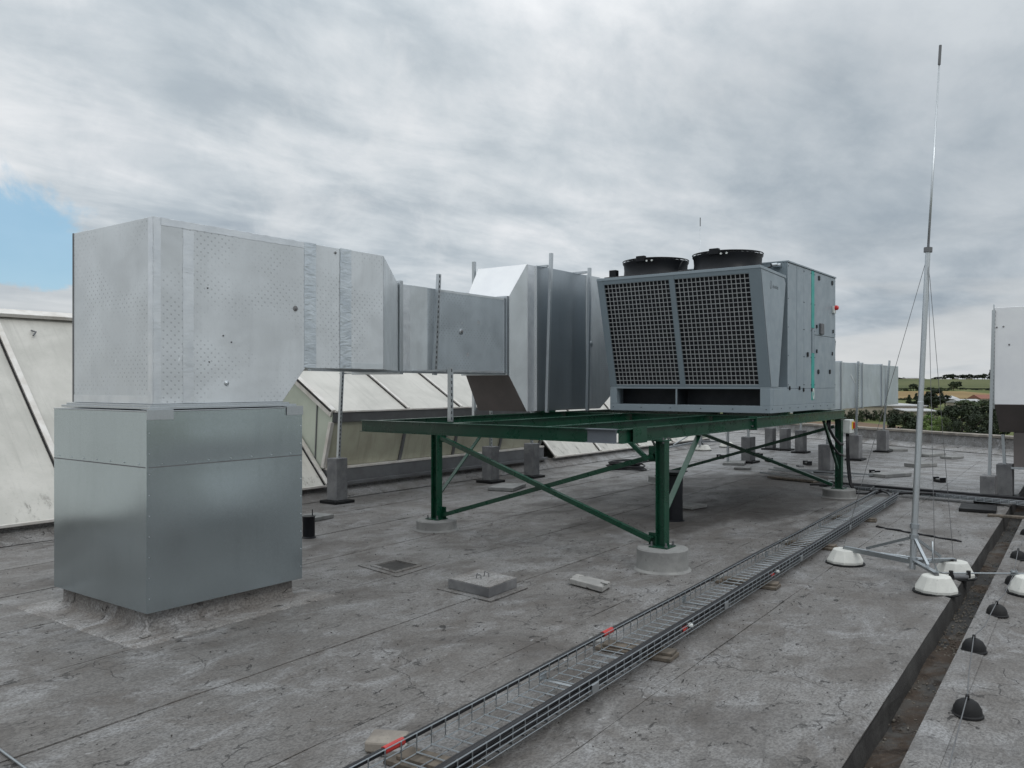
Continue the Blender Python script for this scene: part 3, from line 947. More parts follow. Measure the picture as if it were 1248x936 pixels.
rect_ring(6.534, 6.58, SD0, SD1, 1.785, 2.735, 0.03)
MB().box(6.585, 7.0, SD0, SD1, 1.785, 2.735).build('duct_section', 'foilp', dw, 0.004)
strip(6.60, 6.72, SD0, 1.79, 2.73, dw)
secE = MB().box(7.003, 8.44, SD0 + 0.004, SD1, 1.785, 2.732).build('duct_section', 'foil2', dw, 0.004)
strip(7.2, 8.42, SD0 + 0.004, 1.788, 1.815, secE)
strip(7.15, 8.42, SD0 + 0.004, 2.705, 2.730, secE, 'foilp')
rosette(AY(SD0, 562, 404), 0.035, secE); rosette(AY(SD0, 562, 404) + Vector((0, -0.012, 0)), 0.018, secE, 'block')
for p, s in (((583, 393), 0.02), ((563, 394), 0.012), ((570, 432), 0.022)):
    q = AY(SD0 + 0.003, *p); MB().box(q.x - s, q.x + s, q.y - 0.001, q.y + 0.0005, q.z - s, q.z + s).build('foil_patch', 'tape', secE)
rect_ring(8.443, 8.495, SD0, SD1, 1.785, 2.735, 0.025)
BY0, BY1, BZ0, BZ1 = 6.30, 7.10, 1.295, 3.19
X_b0 = 8.77
tr = MB().add([(8.50, SD0, 1.785), (8.50, SD1, 1.785), (8.50, SD1, 2.735), (8.50, SD0, 2.735), (X_b0, BY0, BZ0), (X_b0, BY1, BZ0), (X_b0, BY1, BZ1), (X_b0, BY0, BZ1)],
              [(0, 1, 2, 3), (7, 6, 5, 4), (4, 5, 1, 0), (7, 3, 2, 6)][0:2] + [(1, 5, 6, 2), (0, 3, 7, 4)]).build('flared_transition', 'foilp', dw)
MB().hexa([(8.50, SD0, 2.735), (8.50, SD1, 2.735), (8.50, SD1, 2.737), (8.50, SD0, 2.737), (X_b0, BY0, BZ1 - 0.002), (X_b0, BY1, BZ1 - 0.002), (X_b0, BY1, BZ1), (X_b0, BY0, BZ1)]).build('transition_top', 'foil_lit', tr)
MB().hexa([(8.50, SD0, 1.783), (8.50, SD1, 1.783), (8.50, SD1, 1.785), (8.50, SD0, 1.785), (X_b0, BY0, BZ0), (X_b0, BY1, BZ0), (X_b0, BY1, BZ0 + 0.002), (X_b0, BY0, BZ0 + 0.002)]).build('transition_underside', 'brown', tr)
MB().box(X_b0 + 0.002, 9.0, BY0, BY1, BZ0, BZ1).build('duct_section', 'foil', dw, 0.005)
strip(X_b0 + 0.02, 8.93, BY0, BZ0 + 0.01, BZ1 - 0.01, dw)
bigp = MB().box(9.003, 10.22, BY0 + 0.006, BY1, BZ0, BZ1 + 0.01).build('duct_section', 'galvd', dw, 0.005)
MB().box(9.003, 10.22, BY0 + 0.004, BY0 + 0.0055, 2.095, 2.115).build('lap_seam', 'galvd', bigp)
MB().box(10.223, 10.60, BY0 + 0.002, BY1, BZ0, BZ1 + 0.015).build('duct_section', 'foilp', dw, 0.005)
strip(10.24, 10.36, BY0 + 0.002, BZ0 + 0.01, BZ1 + 0.005, dw)
strip(10.52, 10.60, BY0 + 0.002, BZ0 + 0.01, BZ1 + 0.005, dw, 'foilp')
MB().hexa([(10.603, BY0, BZ0), (10.603, BY1, BZ0), (10.603, BY1, BZ1 + 0.01), (10.603, BY0, BZ1 + 0.01), (11.9, BY0, 2.05), (11.9, BY1, 2.05), (11.9, BY1, BZ1 + 0.02), (11.9, BY0, BZ1 + 0.02)]).build('duct_section', 'foil', dw, 0.005)
MB().box(11.903, 12.6, 5.57, BY1, 2.05, BZ1 + 0.02).build('duct_section', 'foil', dw, 0.005)
rosette(AY(BY0, 721, 419), 0.04, bigp)

# ------------------------------------------------------------------ slotted strut posts with concrete blocks


def strut_post(name, label, foot, top, block=None, mat_top=True, group='slotted posts that hold the ducts', slots=True, w=0.041, face=-1):
    foot, top = Vector(foot), Vector(top)
    t = thing(name, label, 'support post', (foot.x, foot.y, foot.z if not block else 0), 0, group)
    mb = MB(); up = (0, 1, 0)
    mb.bar(foot, top, w, 0.003, up, 0, -w / 2); mb.bar(foot, top, 0.003, w - 0.004, up, -w / 2 + 0.0015, 0); mb.bar(foot, top, 0.003, w - 0.004, up, w / 2 - 0.0015, 0)
    mb.build('post', 'galvp', t)
    if slots:
        sb = MB(); d = (top - foot); n = int(d.length / 0.055)
        for k in range(n):
            a = foot + d * ((k + 0.25) / n); c = foot + d * ((k + 0.75) / n)
            sb.bar(a, c, 0.013, 0.003, up, 0.004, -w / 2 - 0.0012)
        o = sb.build('slot_row', 'dark', t); o['kind'] = 'stuff'
    if block:
        bx, by, bh = block
        c0 = Vector((foot.x, foot.y + by / 2 + 0.0, 0.045))
        c0.y = foot.y + 0.0; cb = MB(); cb.rbox((c0.x, c0.y, 0.045), bx, by, bh)
        cb.build('concrete_block', 'block', t, 0.008)
        MB().rbox((c0.x, c0.y, 0.004), bx + 0.14, by + 0.14, 0.04).build('rubber_mat', 'rubber', t, 0.006)
    return t


def up_from(foot, px_off):   # small sideways lean read off the photograph
    return Vector((sA, -cA, 0)) * px_off


def P_at(px, py, z=0.0): return G(px, py, z)


f = P_at(411, 613); strut_post('strut_post', 'slotted post in a concrete block beside the metal box, in front of the skylight', f + Vector((0, 0, 0.3)), f + Vector((0.05, 0.0, 1.83)) + up_from(f, 0.03), (0.2, 0.2, 0.58))
f = Vector((6.35, 5.5, 1.275)); strut_post('strut_post', 'short post standing on the free end of the green frame', f, (6.35, 5.5, 1.815))
f = P_at(598, 588); strut_post('strut_post', 'post in a concrete block seen between the braces of the first green leg', f + Vector((0, 0, 0.3)), f + Vector((0, 0, 1.80)), (0.22, 0.2, 0.56))
f = P_at(648, 582); strut_post('strut_post', 'post in a dark concrete block behind the crossing braces', f + Vector((0, 0, 0.3)), f + Vector((0, 0, 1.30)), (0.2, 0.2, 0.56))
strut_post('strut_post', 'tall post rising past the duct between the bend and the dotted duct', (7.05, 6.34, 1.75), (7.12, 6.34, 2.89))
strut_post('strut_post', 'tallest post before the big upright duct, left of its smooth panel', (9.08, 6.20, 1.278), (9.18, 6.20, 3.37), slots=False)
strut_post('strut_post', 'tall post before the big upright duct, right of its smooth panel', (10.0, 6.15, 1.278), (10.06, 6.15, 3.27), slots=False)
strut_post('strut_post', 'post behind the big duct, only its tip above the white slope', (8.80, 7.2, 1.2), (8.80, 7.2, 3.30), slots=False)
# cross rails between the posts
rl = MB().bar((8.13, 9.1, 1.80), (6.35, 5.54, 1.785), 0.041, 0.022).build('cross_rail', 'galvp', loc=(7.2, 7.3, 1.79))
tag(rl, 'thin horizontal rail under the duct between the two nearest posts', 'rail', 'rails that carry the ducts')
rl = MB().bar((4.36, 5.24, 1.762), (8.4, 5.62 + 0.76, 1.772), 0.03, 0.018).build('cross_rail', 'galvp', loc=(5.4, 5.4, 1.76))
tag(rl, 'long thin rail along the lower front edge of the silver duct', 'rail', 'rails that carry the ducts')
for (x, y, z) in ((9.17, 6.215, 3.205), (10.06, 6.165, 3.215)):
    q = MB().bar((x, y + 0.03, z), (x, 7.25, z), 0.041, 0.03).build('cross_rail', 'galvp', loc=(x, y, z))
    tag(q, 'rail over the top of the big duct at the %s tall post' % ('left' if x < 9.5 else 'right'), 'rail', 'rails that carry the ducts')

# ------------------------------------------------------------------ green steel frame
PX0 = 6.05; PYN = 3.46; PYF = 6.36; PZ1 = 1.272; PH = 0.118
PZC = PZ1 - PH / 2
fr = thing('steel_platform', 'dark green steel beam frame on braced legs carrying the cooling unit', 'steel frame', (9.4, 4.9, 0))


def beam(p, q, h=PH, w=0.07, name='beam', mat='green', dz=0.0, up=(0, 0, 1)):
    return MB().ibeam((p[0], p[1], p[2] + dz), (q[0], q[1], q[2] + dz), h, w, 0.007, up).build(name, mat, fr)


XE = 12.78
beam((PX0 + 0.035, PYN + 0.28, PZC), (PX0 + 0.035, PYF + 0.12, PZC), dz=0.004)
bb = beam((PX0 + 0.035, PYN + 0.0, PZC), (PX0 + 0.035, PYN + 0.278, PZC), dz=0.004, mat='primer'); bb['label'] = 'bare grey end of the front beam'
beam((PX0 + 0.073, PYN, PZC), (XE, PYN, PZC))
beam((PX0 + 0.073, 4.22, PZC), (XE - 0.1, 4.22, PZC))
beam((PX0 + 0.073, 5.33, PZC), (XE - 0.1, 5.33, PZC))
beam((PX0 + 0.073, PYF, PZC), (XE, PYF, PZC))
for x in (9.72, 12.70):
    for (a, c) in ((PYN, 4.22), (4.22, 5.33), (5.33, PYF)):
        beam((x, a + 0.037, PZC), (x, c - 0.037, PZC), dz=-0.003)
MB().box(9.15, 9.162, PYN - 0.045, PYN + 0.045, 1.135, 1.287).build('splice_plate', 'green', fr, 0.002)
MB().box(6.30, 6.55, PYN - 0.0405, PYN - 0.0355, 1.145, 1.285).build('splice_plate', 'green', fr, 0.001)
MB().box(9.1, 9.45, PYF - 0.05, PYF + 0.05, 1.274, 1.31).build('shoe_plate', 'green', fr, 0.002)
legs = [(6.80, 3.40, 0.2), (7.13, 6.38, 0.12), (12.66, 3.50, 0.13), (12.75, 6.38, 0.12)]
for i, (x, y, hz_) in enumerate(legs):
    MB().ibeam((x, y, hz_ + 0.012), (x, y, PZ1 - PH - 0.002), 0.09, 0.09, 0.008, (0, 1, 0)).build('leg', 'green', fr)
    MB().box(x - 0.09, x + 0.09, y - 0.09, y + 0.09, hz_ + 0.001, hz_ + 0.012).build('base_plate', 'green', fr, 0.001)
    mb = MB()
    for sx in (-1, 1):
        for sy in (-1, 1): mb.tube([(x + sx * 0.07, y + sy * 0.07, hz_), (x + sx * 0.07, y + sy * 0.07, hz_ + 0.05)], 0.008, 6); mb.tube([(x + sx * 0.07, y + sy * 0.07, hz_ + 0.012), (x + sx * 0.07, y + sy * 0.07, hz_ + 0.024)], 0.014, 6)
    mb.build('anchor_bolts', 'fascia', fr)
    MB().box(x - 0.07, x + 0.07, y - 0.055, y + 0.055, PZ1 - PH - 0.012, PZ1 - PH - 0.001).build('head_plate', 'green', fr, 0.001)


def brace(p, q, w=0.045):
    return MB().angle(p, q, w, 0.006).build('brace', 'green', fr)


brace((6.80, 3.50, 0.27), (7.13, 6.30, 1.06)); brace((6.84, 3.50, 1.02), (7.16, 6.30, 0.19))
brace((7.2, 6.38, 0.42), (8.05, 6.37, 1.145)); brace((6.84, 3.43, 0.43), (7.72, 3.47, 1.145), 0.055)
brace((12.58, 3.50, 0.45), (11.85, 3.48, 1.145)); brace((12.69, 6.38, 0.45), (11.95, 6.37, 1.145))
brace((12.62, 3.57, 0.20), (12.72, 6.30, 1.08)); brace((12.66, 3.57, 1.05), (12.74, 6.30, 0.20))
brace((6.78, 3.52, 0.98), (6.78, 3.72, 1.145), 0.035)
for p in ((6.80, 3.47, 0.24), (6.80, 3.47, 1.02), (7.13, 6.33, 0.19), (7.13, 6.33, 1.06)):
    MB().box(p[0] + 0.046, p[0] + 0.052, p[1] - 0.05, p[1] + 0.09, p[2] - 0.07, p[2] + 0.07).build('gusset_plate', 'green', fr, 0.001)
MB().bar((7.13, 6.44, 1.13), (7.13, 6.56, 1.13), 0.012, 0.012).build('tie_bolt', 'green', fr)
mb = MB()
for x in (9.09, 9.12, 9.19, 9.22):
    for z in (1.18, 1.245): mb.tube([(x, PYN - 0.002, z), (x, PYN - 0.016, z)], 0.011, 6)
for (x, y, z) in ((6.80, 3.52, 0.23), (6.80, 3.55, 1.0), (7.13, 6.28, 0.2), (7.13, 6.28, 1.06)):
    mb.tube([(x + 0.046, y, z), (x + 0.064, y, z)], 0.012, 6)
for (x, y, hz_) in legs:
    for dx in (-0.05, 0.05): mb.tube([(x + dx, y - 0.035, PZ1 - PH - 0.028), (x + dx, y - 0.035, PZ1 - PH + 0.02)], 0.009, 6)
mb.build('bolt_heads', 'fascia', fr)['kind'] = 'stuff'
# concrete footings
FT = ['round concrete footing wrapped in grey membrane under the nearest green leg', 'thin round concrete footing under the green leg left of the braces', 'round concrete footing under the green leg with the switch box', 'round concrete footing under the hidden rear green leg']
for (x, y, h_), lab in zip(legs, FT):
    mb = MB(); r = 0.228
    mb.lathe([(r + 0.028, 0.004), (r + 0.02, 0.012), (r + 0.004, 0.022), (r, 0.04), (r - 0.001, h_ * 0.6), (r, h_ - 0.012), (r - 0.012, h_), (0.0, h_ + 0.001)], (x, y, 0), 44, 0.006)
    o = mb.build('concrete_footing', 'conc', loc=(x, y, 0), smooth=True, auto=True)
    tag(o, lab, 'concrete footing', 'round footings under the green frame')

# ------------------------------------------------------------------ rooftop cooling unit
UX0, UX1, UY0, UY1, UZ0, UZB, UZT = 9.68, 12.30, 3.45, 5.60, 1.305, 1.59, 3.165
BX = 10.28
un = thing('rooftop_cooling_unit', 'large blue grey cooling unit with square mesh grilles and two black fans', 'cooling unit', (10.9, 4.5, UZ0))
# chassis of the base with two openings
b = MB()
b.box(UX0, UX1, UY0, UY1, UZ0, UZ0 + 0.085)
b.box(UX0, UX0 + 0.10, UY0, UY0 + 0.125, UZ0 + 0.085, UZB); b.box(UX0, UX0 + 0.10, UY1 - 0.10, UY1, UZ0 + 0.085, UZB)
b.box(UX0 + 0.10, UX1, UY0, UY0 + 0.03, UZ0 + 0.085, UZB); b.box(UX0 + 0.10, UX1, UY1 - 0.03, UY1, UZ0 + 0.085, UZB)
b.box(UX0 + 0.005, UX1, UY0 + 0.005, UY1 - 0.005, UZB, UZB + 0.02)
b.build('base_frame', 'unit', un, 0.004)
b = MB(); b.box(UX0 + 0.30, UX0 + 0.31, UY0 + 0.03, UY1 - 0.03, UZ0 + 0.085, UZB); b.box(UX0 + 0.01, UX0 + 0.3, 4.635, 4.65, UZ0 + 0.085, UZB); b.build('recess_panel', 'dark', un)
b = MB(); b.box(UX0 + 0.001, UX0 + 0.04, 4.638, 4.658, UZ0 + 0.086, UZB - 0.001); b.build('divider', 'unit', un)
# slanted coil block: cheeks, deck, coils, grilles
TF, TR, BF, BR = (9.35, 2.97), (10.21, 2.925), (9.69, 1.612), (9.955, 1.612)
for y0_, y1_ in ((UY0, UY0 + 0.03), (UY1 - 0.03, UY1)):
    MB().prism([(TF[0], y0_, TF[1]), (TR[0] - 0.05, y0_, TR[1] + 0.012), (TR[0], y0_, TR[1] - 0.05), (BR[0], y0_, BR[1]), (BF[0], y0_, BF[1])], (0, y1_ - y0_, 0)).build('side_cheek', 'unit', un, 0.004)
deckp = MB().hexa([(TF[0] - 0.008, UY0 - 0.006, TF[1]), (TF[0] - 0.008, UY1 + 0.006, TF[1]), (TF[0] - 0.008, UY1 + 0.006, TF[1] + 0.035), (TF[0] - 0.008, UY0 - 0.006, TF[1] + 0.035),
                   (TR[0] + 0.0, UY0 - 0.006, TR[1] + 0.012), (TR[0] + 0.0, UY1 + 0.006, TR[1] + 0.012), (TR[0] + 0.0, UY1 + 0.006, TR[1] + 0.045), (TR[0] + 0.0, UY0 - 0.006, TR[1] + 0.045)]).build('fan_deck', 'unit', un, 0.003)
fd = (Vector((TF[0], 0, TF[1])) - Vector((BF[0], 0, BF[1]))); fdl = fd.length; fd.normalize(); fn = Vector((-fd.z, 0, fd.x))  # outward (towards -X)


def face(y, s_, o_=0.0):
    p = Vector((BF[0], y, BF[1])) + fd * s_ + fn * o_; return p


def slab(y0_, y1_, s0, s1, o0, o1, name, mat, par=un, bev=0.002):
    return MB().hexa([face(y0_, s0, o0), face(y1_, s0, o0), face(y1_, s1, o0), face(y0_, s1, o0), face(y0_, s0, o1), face(y1_, s0, o1), face(y1_, s1, o1), face(y0_, s1, o1)]).build(name, mat, par, bev)


slab(UY0 + 0.03, UY1 - 0.03, 0.02, fdl - 0.02, -0.10, -0.075, 'coil', 'coil')
MB().hexa([(BR[0] - 0.02, UY0 + 0.031, BR[1]), (BR[0], UY0 + 0.031, BR[1]), (BR[0], UY1 - 0.031, BR[1]), (BR[0] - 0.02, UY1 - 0.031, BR[1]),
           (TR[0] - 0.07, UY0 + 0.031, TR[1] - 0.01), (TR[0] - 0.05, UY0 + 0.031, TR[1] - 0.01), (TR[0] - 0.05, UY1 - 0.031, TR[1] - 0.01), (TR[0] - 0.07, UY1 - 0.031, TR[1] - 0.01)]).build('coil', 'coil', un)
YR0, YC0, YC1, YL1 = UY0 + 0.14, 4.525, 4.595, UY1 - 0.095
slab(UY0, YR0, 0.0, fdl, -0.02, 0.004, 'grille_post', 'unit2'); slab(YL1, UY1, 0.0, fdl, -0.02, 0.004, 'grille_post', 'unit2'); slab(YC0, YC1, 0.001, fdl - 0.001, -0.02, 0.005, 'grille_post', 'unit2')
for (a, c) in ((YR0, YC0), (YC1, YL1)):
    slab(a, c, 0.0, 0.03, -0.02, 0.003, 'grille_rail', 'unit2'); slab(a, c, fdl - 0.05, fdl, -0.02, 0.003, 'grille_rail', 'unit2')
    mb = MB(); nc = 17 if a > 4.5 else 17; nrw = 24; s0, s1 = 0.03, fdl - 0.05
    for i in range(1, nc):
        y = a + (c - a) * i / nc
        mb.hexa([face(y - 0.0036, s0, -0.012), face(y + 0.0036, s0, -0.012), face(y + 0.0036, s1, -0.012), face(y - 0.0036, s1, -0.012), face(y - 0.0036, s0, -0.004), face(y + 0.0036, s0, -0.004), face(y + 0.0036, s1, -0.004), face(y - 0.0036, s1, -0.004)])
    for j in range(0, nrw + 1):
        s_ = s0 + (s1 - s0) * j / nrw
        mb.hexa([face(a, s_ - 0.0036, -0.0118), face(c, s_ - 0.0036, -0.0118), face(c, s_ + 0.0036, -0.0118), face(a, s_ + 0.0036, -0.0118), face(a, s_ - 0.0036, -0.002), face(c, s_ - 0.0036, -0.002), face(c, s_ + 0.0036, -0.002), face(a, s_ + 0.0036, -0.002)])
    o = mb.build('mesh_grille', 'gwire', un)
# cabinet
MB().box(BX, UX1, UY0 + 0.012, UY1 - 0.01, UZB + 0.02, UZT - 0.02).build('cabinet', 'unit2', un)
MB().box(BX - 0.004, UX1 + 0.012, UY0 - 0.012, UY1 + 0.006, UZT - 0.02, UZT).build('roof_panel', 'unit', un, 0.003)
XS = 11.285
for (x0_, x1_, z0_, z1_) in ((BX, 10.90, UZB + 0.004, UZT - 0.024), (10.904, XS - 0.076, UZB + 0.004, UZT - 0.024), (XS + 0.048, UX1, 2.305, UZT - 0.024), (XS + 0.048, UX1, UZB + 0.004, 2.298)):
    MB().box(x0_, x1_, UY0, UY0 + 0.011, z0_, z1_).build('access_panel', 'unit', un, 0.002)
MB().box(XS - 0.032, XS + 0.032, UY0 - 0.001, UY0 + 0.011, 2.06, 2.385).build('stripe_gap_panel', 'unit', un, 0.001)
MB().box(XS - 0.072, XS + 0.044, UY0 - 0.003, UY0 + 0.011, 2.39, UZT - 0.026).build('teal_stripe', 'teal', un)
MB().box(XS - 0.072, XS + 0.044, UY0 - 0.003, UY0 + 0.011, 1.44, 2.055).build('teal_stripe', 'teal', un)
# oval badge on the stripe
mb = MB(); ring = [(XS + 0.04 * math.cos(t * PI / 10), UY0 - 0.0065, 1.52 + 0.075 * math.sin(t * PI / 10)) for t in range(20)]
mb.prism(ring, (0, 0.003, 0)); bd = mb.build('badge', 'white', un)
mb = MB(); mb.prism([(XS - 0.018, UY0 - 0.008, 1.52), (XS, UY0 - 0.008, 1.475), (XS + 0.018, UY0 - 0.008, 1.52), (XS, UY0 - 0.008, 1.565)], (0, 0.002, 0)); mb.build('badge_mark', 'teal', bd)
# vertical seam fold on the first panel
MB().box(10.62, 10.632, UY0 - 0.002, UY0 - 0.0002, UZB + 0.01, UZT - 0.03).build('panel_fold', 'unit2', un)
LT = [(998, 339), (1014, 345), (984, 432), (995, 428), (1014, 431), (997, 453), (1011, 453), (962, 473), (974, 473), (979, 475), (989, 475), (995, 398), (1015, 404)]
for i, p in enumerate(LT):
    q = AY(UY0, *p); big = i in (2, 5, 6, 0, 1)
    w_, h_ = (0.030, 0.032) if big else (0.018, 0.026)
    o = MB().prism([(q.x - w_, q.y - 0.012, q.z - h_ * 0.7), (q.x, q.y - 0.012, q.z - h_), (q.x + w_, q.y - 0.012, q.z - h_ * 0.7), (q.x + w_, q.y - 0.012, q.z + h_ * 0.7), (q.x, q.y - 0.012, q.z + h_), (q.x - w_, q.y - 0.012, q.z + h_ * 0.7)], (0, 0.011, 0)).build('panel_latch', 'black', un, 0.002)
q = AY(UY0, 1000, 401); MB().box(q.x - 0.06, q.x + 0.08, q.y - 0.03, q.y - 0.001, q.z - 0.075, q.z + 0.075).build('display_cover', 'fascia', un, 0.01)
q = AY(UY0, 1015, 377); sw = MB().box(q.x - 0.04, q.x + 0.06, q.y - 0.03, q.y - 0.001, q.z - 0.055, q.z + 0.04).build('main_switch', 'white', un, 0.004)
MB().lathe([(0.035, 0), (0.033, 0.03), (0.02, 0.045)], (0, 0, 0), 16).build('switch_knob', 'red', sw, local=True)
kb = kids(sw)[0]; kb.location = (q.x - un.location.x + 0.01, q.y - un.location.y - 0.03, q.z - un.location.z + 0.02); kb.rotation_euler = (PI / 2, 0, 0)
mb = MB()
for z in (1.64, 2.0, 2.35, 2.7, 3.1):
    for x in (BX + 0.02, 10.885, 10.92, XS - 0.095, XS + 0.065, UX1 - 0.02): mb.tube([(x, UY0 - 0.0005, z), (x, UY0 - 0.004, z)], 0.006, 6)
for k in range(9): mb.tube([(UX0 + 0.06 + k * 0.31, UY0 - 0.0005, UZ0 + 0.05), (UX0 + 0.06 + k * 0.31, UY0 - 0.004, UZ0 + 0.05)], 0.007, 6)
for k in range(6):
    y = UY0 + 0.05 + k * 0.41; mb.tube([(UX0 - 0.0005, y, UZ0 + 0.045), (UX0 - 0.004, y, UZ0 + 0.045)], 0.007, 6)
o = mb.build('screw_heads', 'dark', un); o['kind'] = 'stuff'
# print on the cheek: ring mark and a short word too small to read
mb = MB()
q = AY(UY0 - 0.0005, 939.5, 347)
for k in range(18):
    a, c = 2 * PI * k / 18, 2 * PI * (k + 1) / 18
    if 5 <= k <= 6: continue
    mb.prism([(q.x + 0.026 * math.cos(a), q.y, q.z + 0.05 * math.sin(a)), (q.x + 0.026 * math.cos(c), q.y, q.z + 0.05 * math.sin(c)), (q.x + 0.018 * math.cos(c), q.y, q.z + 0.038 * math.sin(c)), (q.x + 0.018 * math.cos(a), q.y, q.z + 0.038 * math.sin(a))], (0, 0.001, 0))
xx = q.x + 0.06
for w_, h_, dz in ((0.02, 0.034, 0), (0.012, 0.05, 0.006), (0.02, 0.03, 0), (0.02, 0.03, 0), (0.012, 0.044, 0.004), (0.02, 0.03, 0), (0.022, 0.036, -0.003)):
    mb.box(xx, xx + w_ * 0.32, q.y, q.y + 0.001, q.z - 0.016 + dz - h_ / 2, q.z - 0.016 + dz + h_ / 2)
    mb.box(xx + w_ * 0.32, xx + w_, q.y, q.y + 0.001, q.z - 0.016 + dz - h_ / 2, q.z - 0.010 + dz - h_ / 2)
    mb.box(xx + w_ * 0.7, xx + w_, q.y, q.y + 0.001, q.z - 0.008 + dz - h_ / 2, q.z - 0.016 + h_ * 0.35)
    xx += w_ + 0.010
mb.build('logo', 'dark', un)
# small pipe fitting on the cabinet front beside the fan
q = AX(BX, 948, 324)
mb = MB(); mb.tube([(BX, q.y, q.z), (BX - 0.06, q.y, q.z + 0.01), (BX - 0.12, q.y + 0.04, q.z + 0.0)], 0.02, 10); mb.tube([(BX - 0.03, q.y - 0.05, q.z), (BX - 0.03, q.y + 0.05, q.z)], 0.025, 10)
mb.build('pipe_fitting', 'galvp', un)
MB().tube([(BX - 0.03, q.y + 0.05, q.z), (BX - 0.08, q.y + 0.11, q.z - 0.03), (BX - 0.10, q.y + 0.16, q.z - 0.12), (BX - 0.10, q.y + 0.17, q.z - 0.18)], 0.010, 8).build('cable', 'cable', un)
# fans


def fan(yc, first):
    z0 = 3.005; xc = 9.79; R = 0.415
    sh = MB().lathe([(R + 0.015, 0.0), (R + 0.005, 0.012), (R - 0.008, 0.03), (R - 0.014, 0.10), (R - 0.008, 0.165), (R + 0.005, 0.185), (R + 0.006, 0.196), (R - 0.02, 0.196), (R - 0.05, 0.12), (R - 0.05, 0.02)], (xc, yc, z0), 48)
    sh.f = sh.f[:-2]
    sh = sh.build('fan_shroud', 'black', un, smooth=True, auto=True)
    g = MB()
    for k, r in enumerate([R - 0.03, R - 0.09, R - 0.15, R - 0.21, R - 0.27]):
        zz_ = z0 + 0.20 + 0.035 * (1 - (r / R) ** 2) + 0.01
        g.tube([(xc + r * math.cos(a * PI / 16), yc + r * math.sin(a * PI / 16), zz_) for a in range(33)], 0.0035, 5, False)
    for k in range(16):
        a = k * PI / 8
        g.tube([(xc + r * math.cos(a), yc + r * math.sin(a), z0 + 0.204 + 0.035 * (1 - (r / R) ** 2) + 0.01) for r in (R, R - 0.1, R - 0.2, R - 0.30)], 0.004, 5)
    g.tube([(xc + (R + 0.004) * math.cos(a * PI / 20), yc + (R + 0.004) * math.sin(a * PI / 20), z0 + 0.215) for a in range(41)], 0.0065, 6, False)
    g.build('fan_guard', 'black', sh)
    MB().lathe([(0.10, 0.10), (0.13, 0.14), (0.13, 0.24), (0.10, 0.262), (0.0, 0.265)], (xc, yc, z0), 24).build('fan_motor', 'black', sh, smooth=True, auto=True)
    bl = MB()
    for k in range(5):
        a = k * 2 * PI / 5 + 0.3
        u_ = Vector((math.cos(a), math.sin(a), 0)); w_ = Vector((-math.sin(a), math.cos(a), 0)); c_ = Vector((xc, yc, z0 + 0.10))
        P = [c_ + u_ * 0.12 - w_ * 0.07 + Vector((0, 0, -0.04)), c_ + u_ * 0.35 - w_ * 0.13 + Vector((0, 0, -0.035)), c_ + u_ * 0.35 + w_ * 0.12 + Vector((0, 0, 0.035)), c_ + u_ * 0.12 + w_ * 0.07 + Vector((0, 0, 0.04))]
        bl.prism(P, (0, 0, 0.008))
    bl.build('fan_blades', 'black', sh)
    j = MB(); j.box(xc - R - 0.01, xc - R + 0.05, yc - 0.06, yc + 0.06, z0 + 0.17, z0 + 0.245)
    j.build('terminal_box', 'black', sh, 0.008)
    for s_ in (-0.12, -0.2):
        MB().lathe([(0.012, 0), (0.012, 0.012)], (0, 0, 0), 10).build('clip', 'white', sh, local=True)
        k_ = kids(sh)[-1]; 
    for k_ in [o for o in kids(sh) if o.name.startswith('clip')]:
        pass
    cl = [o for o in kids(sh) if o.name.startswith('clip')]
    for o_, dy in zip(cl, (-0.09, -0.16)):
        o_.location = (xc - R + 0.002 - un.location.x, yc + dy - un.location.y, z0 + 0.175 - un.location.z); o_.rotation_euler = (0, -PI / 2, 0)
    return sh


fan(4.02, True); fan(4.99, False)
MB().box(9.48, 9.56, 5.40, 5.50, 3.006, 3.12).build('cable_box', 'black', un, 0.006)
MB().tube([(9.5, 4.47, 3.16), (9.48, 4.50, 3.10), (9.48, 4.52, 3.04), (9.48, 4.44, 3.02), (9.50, 4.40, 3.015)], 0.008, 8).build('cable', 'cable', un)
MB().tube([(9.37, 5.5, 3.01), (9.37, 4.8, 3.012), (9.365, 4.3, 3.012)], 0.008, 8).build('cable', 'cable', un)

# isolator switch box on the leg with its cables
q = AY(3.36, 1029, 519)
sx_ = thing('isolator_switch', 'grey isolator box with yellow and red switch on the far green leg', 'switch box', (q.x - 0.03, 3.42, 0.95))
xb = legs[2][0] + 0.07
bx_ = MB().box(xb, xb + 0.20, 3.36, 3.48, 0.93, 1.13).build('switch_case', 'white', sx_, 0.01)
yp = MB().box(xb + 0.075, xb + 0.185, 3.352, 3.3595, 0.99, 1.10).build('yellow_plate', 'yellow', bx_, 0.002)
MB().box(xb + 0.115, xb + 0.155, 3.33, 3.3515, 1.0, 1.09).build('switch_handle', 'tapr', bx_, 0.004)
for dx in (0.05, 0.11):
    MB().tube([(xb + dx, 3.42, 0.929), (xb + dx, 3.42, 0.90)], 0.018, 10).build('cable_gland', 'black', sx_)
for i, (dx, lab) in enumerate(((0.05, 'left'), (0.11, 'right'))):
    x = xb + dx
    pts = [(x, 3.42, 0.9), (x, 3.42, 0.7), (x + 0.02 * (i + 1), 3.42, 0.5), (x + 0.015 * (i + 1), 3.40, 0.3), (x + 0.01, 3.38, 0.18), (x + 0.02, 3.30, 0.06), (x + 0.15, 3.2 - 0.1 * i, 0.05), (13.0, 3.0 - 0.1 * i, 0.12)]
    c_ = MB().tube(pts, 0.016, 8).build('power_cable', 'cable', loc=(x, 3.42, 0), smooth=True)
    tag(c_, '%s black cable dropping from the isolator box to the cross tray' % lab, 'cable', 'cables from the isolator box')
